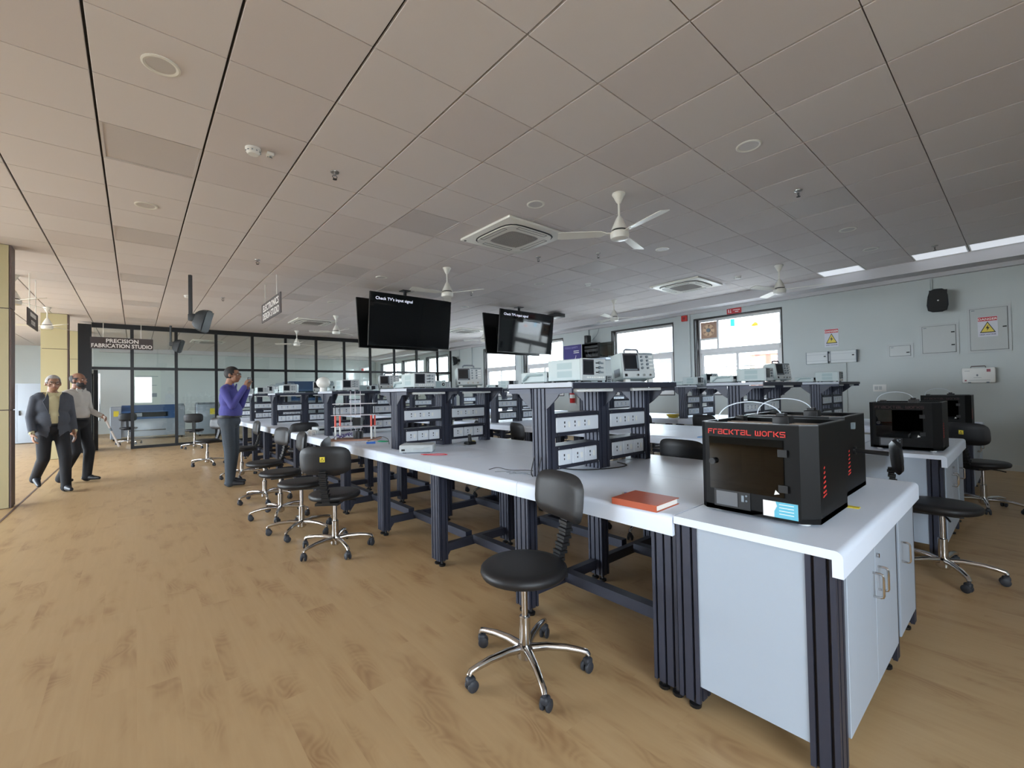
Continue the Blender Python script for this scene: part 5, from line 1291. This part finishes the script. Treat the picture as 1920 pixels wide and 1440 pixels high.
def person(label, loc, rz, cfg):
    t = thing('person', label, 'person', loc, rz)
    g = cfg; sk = mat('skin_'+g['id'], g['skin'], .55, noise=.05, nscale=30)
    k = g['h']/1.72
    V = lambda p: Vector(p)*k
    hipL, hipR = V((-.09, 0, .90)), V((.09, 0, .90)); shL, shR = V((-.185, 0, 1.405)), V((.185, 0, 1.405))
    hc = V(g.get('head', (0, .03, 1.595))); Hm = (Matrix.Rotation(g.get('turn', 0), 3, 'Z') @ Matrix.Rotation(g.get('nod', 0), 3, 'X'))
    legs = [[V(p) for p in L] for L in g['legs']]; arms = [[V(p) for p in A] for A in g['arms']]
    bf = g.get('belly', 1.0)
    def torso(mb, e, low=.80):
        mb.ell(V((0, -.005, 1.26)), (.172*k+e, .112*k+e, .20*k), None, 20, 12); mb.ell(V((0, .012*bf, 1.07)), (.160*k*bf**.3+e, .112*k*bf+e, .17*k), None, 20, 12)
        mb.ell(V((0, -.012, .93)), (.165*k+e, .118*k+e, .13*k+e), None, 20, 12); cap(mb, V((-.125, -.012, 1.385)), V((.125, -.012, 1.385)), .060*k+e, .060*k+e)
        mb.ell(V((0, -.01, 1.42)), (.10*k+e*.5, .075*k+e*.5, .07*k), None, 16, 8); return mb
    # ---- body
    mb = MB(); torso(mb, -.018)
    cap(mb, V((0, -.01, 1.42)), hc+Vector((0, -.03*k, -.07*k)), .058*k, .052*k)
    L = head(mb, hc, Hm, k*1.0)
    for A in arms: limb(mb, A, [.045*k, .036*k, .026*k])
    for i, Lg in enumerate(legs): limb(mb, Lg, [.078*k, .052*k, .036*k])
    for i, hd in enumerate(g['hands']): hand(mb, arms[i][2], hd[0], hd[1], hd[2], -1 if i == 0 else 1)
    obj('body', remesh(mb, .0075, 2, 'body', sk), t)
    # ---- trousers
    mb = MB(); mb.ell(V((0, -.008, .93)), (.168*k, .122*k*max(1, bf*.97), .115*k), None, 20, 12)
    for Lg in legs:
        limb(mb, Lg, [.094*k, .072*k, .058*k]); cap(mb, Lg[2], Lg[2]+Vector((0, 0, -.02)), .060*k, .064*k)
    wz = 1.015*k
    obj('trousers', remesh(mb, .011, 4, 'trousers', mat('trousers_'+g['id'], g['trouser'], .85, noise=.12, nscale=25), cut=lambda c: c.z > wz), t)
    mb = MB(); mb.ell(V((0, -.006, 1.0)), (.176*k, .128*k*max(1, bf), .115*k), None, 24, 12)
    obj('belt', remesh(mb, .01, 2, 'belt', mat('belt_'+g['id'], rgb(26, 24, 24), .5), cut=lambda c: abs(c.z-1.0*k) > .02*k), t)
    # ---- shirt
    mb = MB(); torso(mb, .008)
    for A in arms: limb(mb, A, [.053*k, .046*k, .038*k])
    zc = 1.455*k
    def cut_shirt(c):
        if c.z < .985*k and abs(c.x) < .22*k and abs(c.y) < .2: return True
        return c.z > zc and abs(c.x) < .07*k
    wr = [A[2] for A in arms]
    obj('shirt', remesh(mb, .010, 3, 'shirt', mat('shirt_'+g['id'], g['shirt'], .8, noise=.08, nscale=20), cut=lambda c: cut_shirt(c) or any((c-w).length < .035*k for w in wr)), t)
    col = MB()
    for sx in (-1, 1): col.prism([(sx*.012*k, 1.425*k), (sx*.075*k, 1.475*k), (sx*.082*k, 1.45*k), (sx*.045*k, 1.385*k)], 'y', .062*k, .075*k)
    P('collar', col, MATS['shirt_'+g['id']], t)
    if g.get('jacket'):
        mb = MB(); torso(mb, .022); mb.ell(V((0, -.015, .90)), (.198*k, .150*k, .19*k), None, 22, 12)
        for A in arms: limb(mb, A, [.058*k, .052*k, .044*k])
        def cutj(c):
            if c.z < .76*k: return True
            if c.z > 1.462*k and abs(c.x) < .085*k: return True
            wdt = .030+.050*max(0, (c.z-1.0*k)/(.45*k)) if c.z > 1.0*k else .030+.035*max(0, (1.0*k-c.z)/(.24*k))
            if c.y > 0.02 and abs(c.x-.02) < wdt and c.z > .7: return True
            return any((c-w).length < .045*k for w in wr)
        obj('jacket', remesh(mb, .011, 4, 'jacket', mat('jacket_'+g['id'], g['jacket'], .85, noise=.10, nscale=30), cut=cutj), t)
        lp = MB()
        for sx in (-1, 1): lp.prism([(sx*.05*k+.02, 1.15*k), (sx*.125*k+.01, 1.33*k), (sx*.10*k+.01, 1.37*k), (sx*.085*k, 1.45*k), (sx*.06*k+.01, 1.40*k)], 'y', .105*k, .118*k)
        P('lapel', lp, MATS['jacket_'+g['id']], t)
    # ---- shoes
    for i, Lg in enumerate(legs):
        a = Lg[2]; dr = Vector((*g['feet'][i], 0)).normalized(); tip = g.get('toe_dz', [0, 0])[i]
        mb = MB(); z = a.z-.065*k
        heel = Vector((a.x, a.y, 0))-dr*.035*k; toe = Vector((a.x, a.y, 0))+dr*.175*k
        up = Vector((0, 0, 1))
        cap(mb, heel+up*(z+.036), Vector((a.x, a.y, z+.042))+dr*.06*k, .040*k, .042*k); cap(mb, Vector((a.x, a.y, z+.036))+dr*.06*k, toe+up*(z+.026+tip), .043*k, .026*k); cap(mb, a, a+Vector((0, 0, -.03)), .042*k, .045*k)
        flat = z if tip == 0 else -9
        me = remesh(mb, .008, 2, 'shoe', mat('shoe_'+g['id'], g['shoe'], .45))
        for v in me.vertices:
            if v.co.z < flat+.004: v.co.z = flat+.004
        obj('shoe', me, t)
    # ---- hair, face
    hm = MB(); hm.ell(hc+Hm @ Vector((0, -.016*k, .028*k)), (.084*k, .102*k, .100*k), Hm, 22, 14)
    Hi = Hm.inverted(); bald = g.get('bald', False)
    def cuth(c):
        q = Hi @ (c-hc)/k
        if q.z < -.055: return True
        if q.y > .045 and q.z < .072: return True
        if q.y > .0 and q.z < .025 and abs(q.x) > .0 and not (q.y < .03 and q.z > -.005): return True
        if bald and (q.z > .072 or (q.y > -.03 and q.z > .035)): return True
        return False
    obj('hair', remesh(hm, .007, 1, 'hair', mat('hair_'+g['id'], g['hair'], .7, noise=.25, nscale=90, bump=.3), cut=cuth), t)
    em = MB(); pm_ = MB(); bm_ = MB()
    for sx in (-1, 1):
        em.ell(L(.032*sx, .0785, .004), (.0105*k, .007*k, .006*k), Hm, 10, 8); pm_.ell(L(.032*sx, .0845, .004), (.0048*k, .003*k, .0048*k), Hm, 8, 6)
        bm_.tube([L(.016*sx, .088, .024), L(.034*sx, .085, .029), L(.052*sx, .072, .023)], .0035*k, 6)
    P('eye', em, M_WHITE, t); P('pupil', pm_, M_BLACK, t); P('eyebrow', bm_, MATS['hair_'+g['id']], t)
    P('mouth', MB().tube([L(-.024, .088, -.056), L(0, .098, -.060), L(.024, .088, -.056)], .0042*k, 6), mat('lips', rgb(140, 84, 78), .5), t)
    if g.get('beard'):
        bd = MB(); bd.ell(L(0, .034, -.055), (.064*k, .064*k, .060*k), Hm, 18, 10); bd.ell(L(0, .062, -.09), (.034*k, .03*k, .024*k), Hm, 12, 8)
        def cutb(c):
            q = Hi @ (c-hc)/k; return q.z > -.030-.03*max(0, 1-abs(q.x)/.05) * (1 if q.y > .05 else 0) or q.y < -.0 or (abs(q.x) < .022 and q.y > .07 and -.068 < q.z < -.050)
        obj('beard', remesh(bd, .007, 1, 'beard', MATS['hair_'+g['id']], cut=cutb), t)
    if g.get('glasses'):
        gm = MB()
        for sx in (-1, 1):
            gm.tube([L(.034*sx+.024*math.cos(a*PI/8), .096-.010*abs(math.cos(a*PI/8)*.5+.5*sx), .004+.017*math.sin(a*PI/8)) for a in range(16)], .0022*k, 5, True)
            gm.tube([L(.058*sx, .088, .008), L(.082*sx, .03, .010), L(.086*sx, -.02, .004)], .0022*k, 5)
        gm.tube([L(-.011, .099, .008), L(0, .103, .010), L(.011, .099, .008)], .0022*k, 5)
        P('glasses', gm, M_BLACK, t)
    return t
# walking man in grey jacket
person('man in grey blazer, pale yellow shirt and black trousers walking at the left', (-0.90, 9.05, 0), math.radians(202), dict(id='a', h=1.66, skin=rgb(152, 112, 88), hair=rgb(150, 146, 142), shirt=rgb(200, 190, 150), trouser=rgb(26, 26, 30), jacket=rgb(68, 71, 79), shoe=rgb(40, 43, 50),
    belly=1.10, turn=-.12, nod=-.05, glasses=True,
    legs=[[(-.09, 0, .90), (-.095, .14, .50), (-.085, .20, .085)], [(.09, 0, .90), (.10, .02, .50), (.105, -.28, .20)]],
    arms=[[(-.178, -.012, 1.375), (-.225, -.05, 1.11), (-.225, .05, .87)], [(.178, -.012, 1.375), (.225, -.02, 1.11), (.235, .10, .88)]],
    hands=[((-.02, .15, -1), (1, .1, 0), .35), ((.0, .25, -1), (-1, .1, 0), .5)], feet=[(0, 1), (.05, 1)], toe_dz=[0, -.06]))
person('balding bearded man in a white shirt and black trousers, walking behind the grey blazer', (-0.70, 9.72, 0), math.radians(232), dict(id='b', h=1.73, skin=rgb(140, 100, 80), hair=rgb(34, 30, 30), shirt=rgb(180, 175, 168), trouser=rgb(22, 22, 26), shoe=rgb(24, 24, 26),
    turn=.1, bald=True, beard=True, belly=1.05,
    legs=[[(-.09, 0, .90), (-.10, .10, .50), (-.10, .06, .085)], [(.09, 0, .90), (.09, .06, .50), (.09, -.16, .10)]],
    arms=[[(-.178, -.012, 1.38), (-.22, .0, 1.12), (-.18, .22, 1.02)], [(.178, -.012, 1.38), (.22, -.03, 1.12), (.225, .10, .90)]],
    hands=[((.2, .8, -.35), (.8, 0, -.3), .6), ((0, .2, -1), (-1, .1, 0), .4)], feet=[(-.05, 1), (.1, 1)]))
person('man in a blue shirt and grey trousers standing with a phone raised to his face', (1.05, 7.60, 0), math.radians(-116), dict(id='c', h=1.74, skin=rgb(150, 108, 84), hair=rgb(28, 26, 26), shirt=rgb(74, 73, 142), trouser=rgb(62, 69, 77), shoe=rgb(30, 32, 38),
    turn=-.12, glasses=True, belly=1.22, head=(0, .045, 1.60),
    legs=[[(-.09, 0, .90), (-.10, .015, .49), (-.10, -.03, .085)], [(.09, 0, .90), (.10, .03, .49), (.11, .03, .085)]],
    arms=[[(-.178, -.012, 1.375), (-.215, .08, 1.14), (-.085, .21, 1.40)], [(.178, -.012, 1.375), (.215, .10, 1.15), (.085, .22, 1.42)]],
    hands=[((.25, .25, 1), (.6, .6, -.2), .7), ((-.25, .25, 1), (-.6, .6, -.2), .7)], feet=[(-.06, 1), (.06, 1)]))
# what they hold
def local(loc, rz, p): return Vector(loc)+Matrix.Rotation(rz, 3, 'Z') @ Vector(p)
q = local((1.05, 7.60, 0), math.radians(-116), (0.0, .265, 1.545))
ph = thing('mobile_phone', 'dark phone held up by the man in the blue shirt', 'phone', q, math.radians(-116))
P('case', MB().rbox(-.075, .075, -.005, .005, -.036, .036, .003), M_BLACK, ph); P('screen', MB().box(-.07, .07, -.0062, -.005, -.032, .032), M_SCREEN, ph, 0); P('camera_bump', MB().box(.04, .065, .005, .007, -.01, .025), M_KNOB, ph, 0)
q = local((-0.70, 9.72, 0), math.radians(232), (-.14, .34, .93))
rd = thing('rolled_drawing', 'pale rolled paper pointing down in the hand of the bearded man', 'paper roll', q, math.radians(232))
P('roll', MB().cyl((.0, -.05, .10), (-.03, .16, -.40), .014, n=10), mat('roll_paper', rgb(206, 196, 188), .7), rd); P('band', MB().cyl((-.012, .035, -.10), (-.015, .055, -.145), .0155, n=10), M_KNOB, rd)
q = local((-0.90, 9.05, 0), math.radians(202), (-.265, .09, .78))
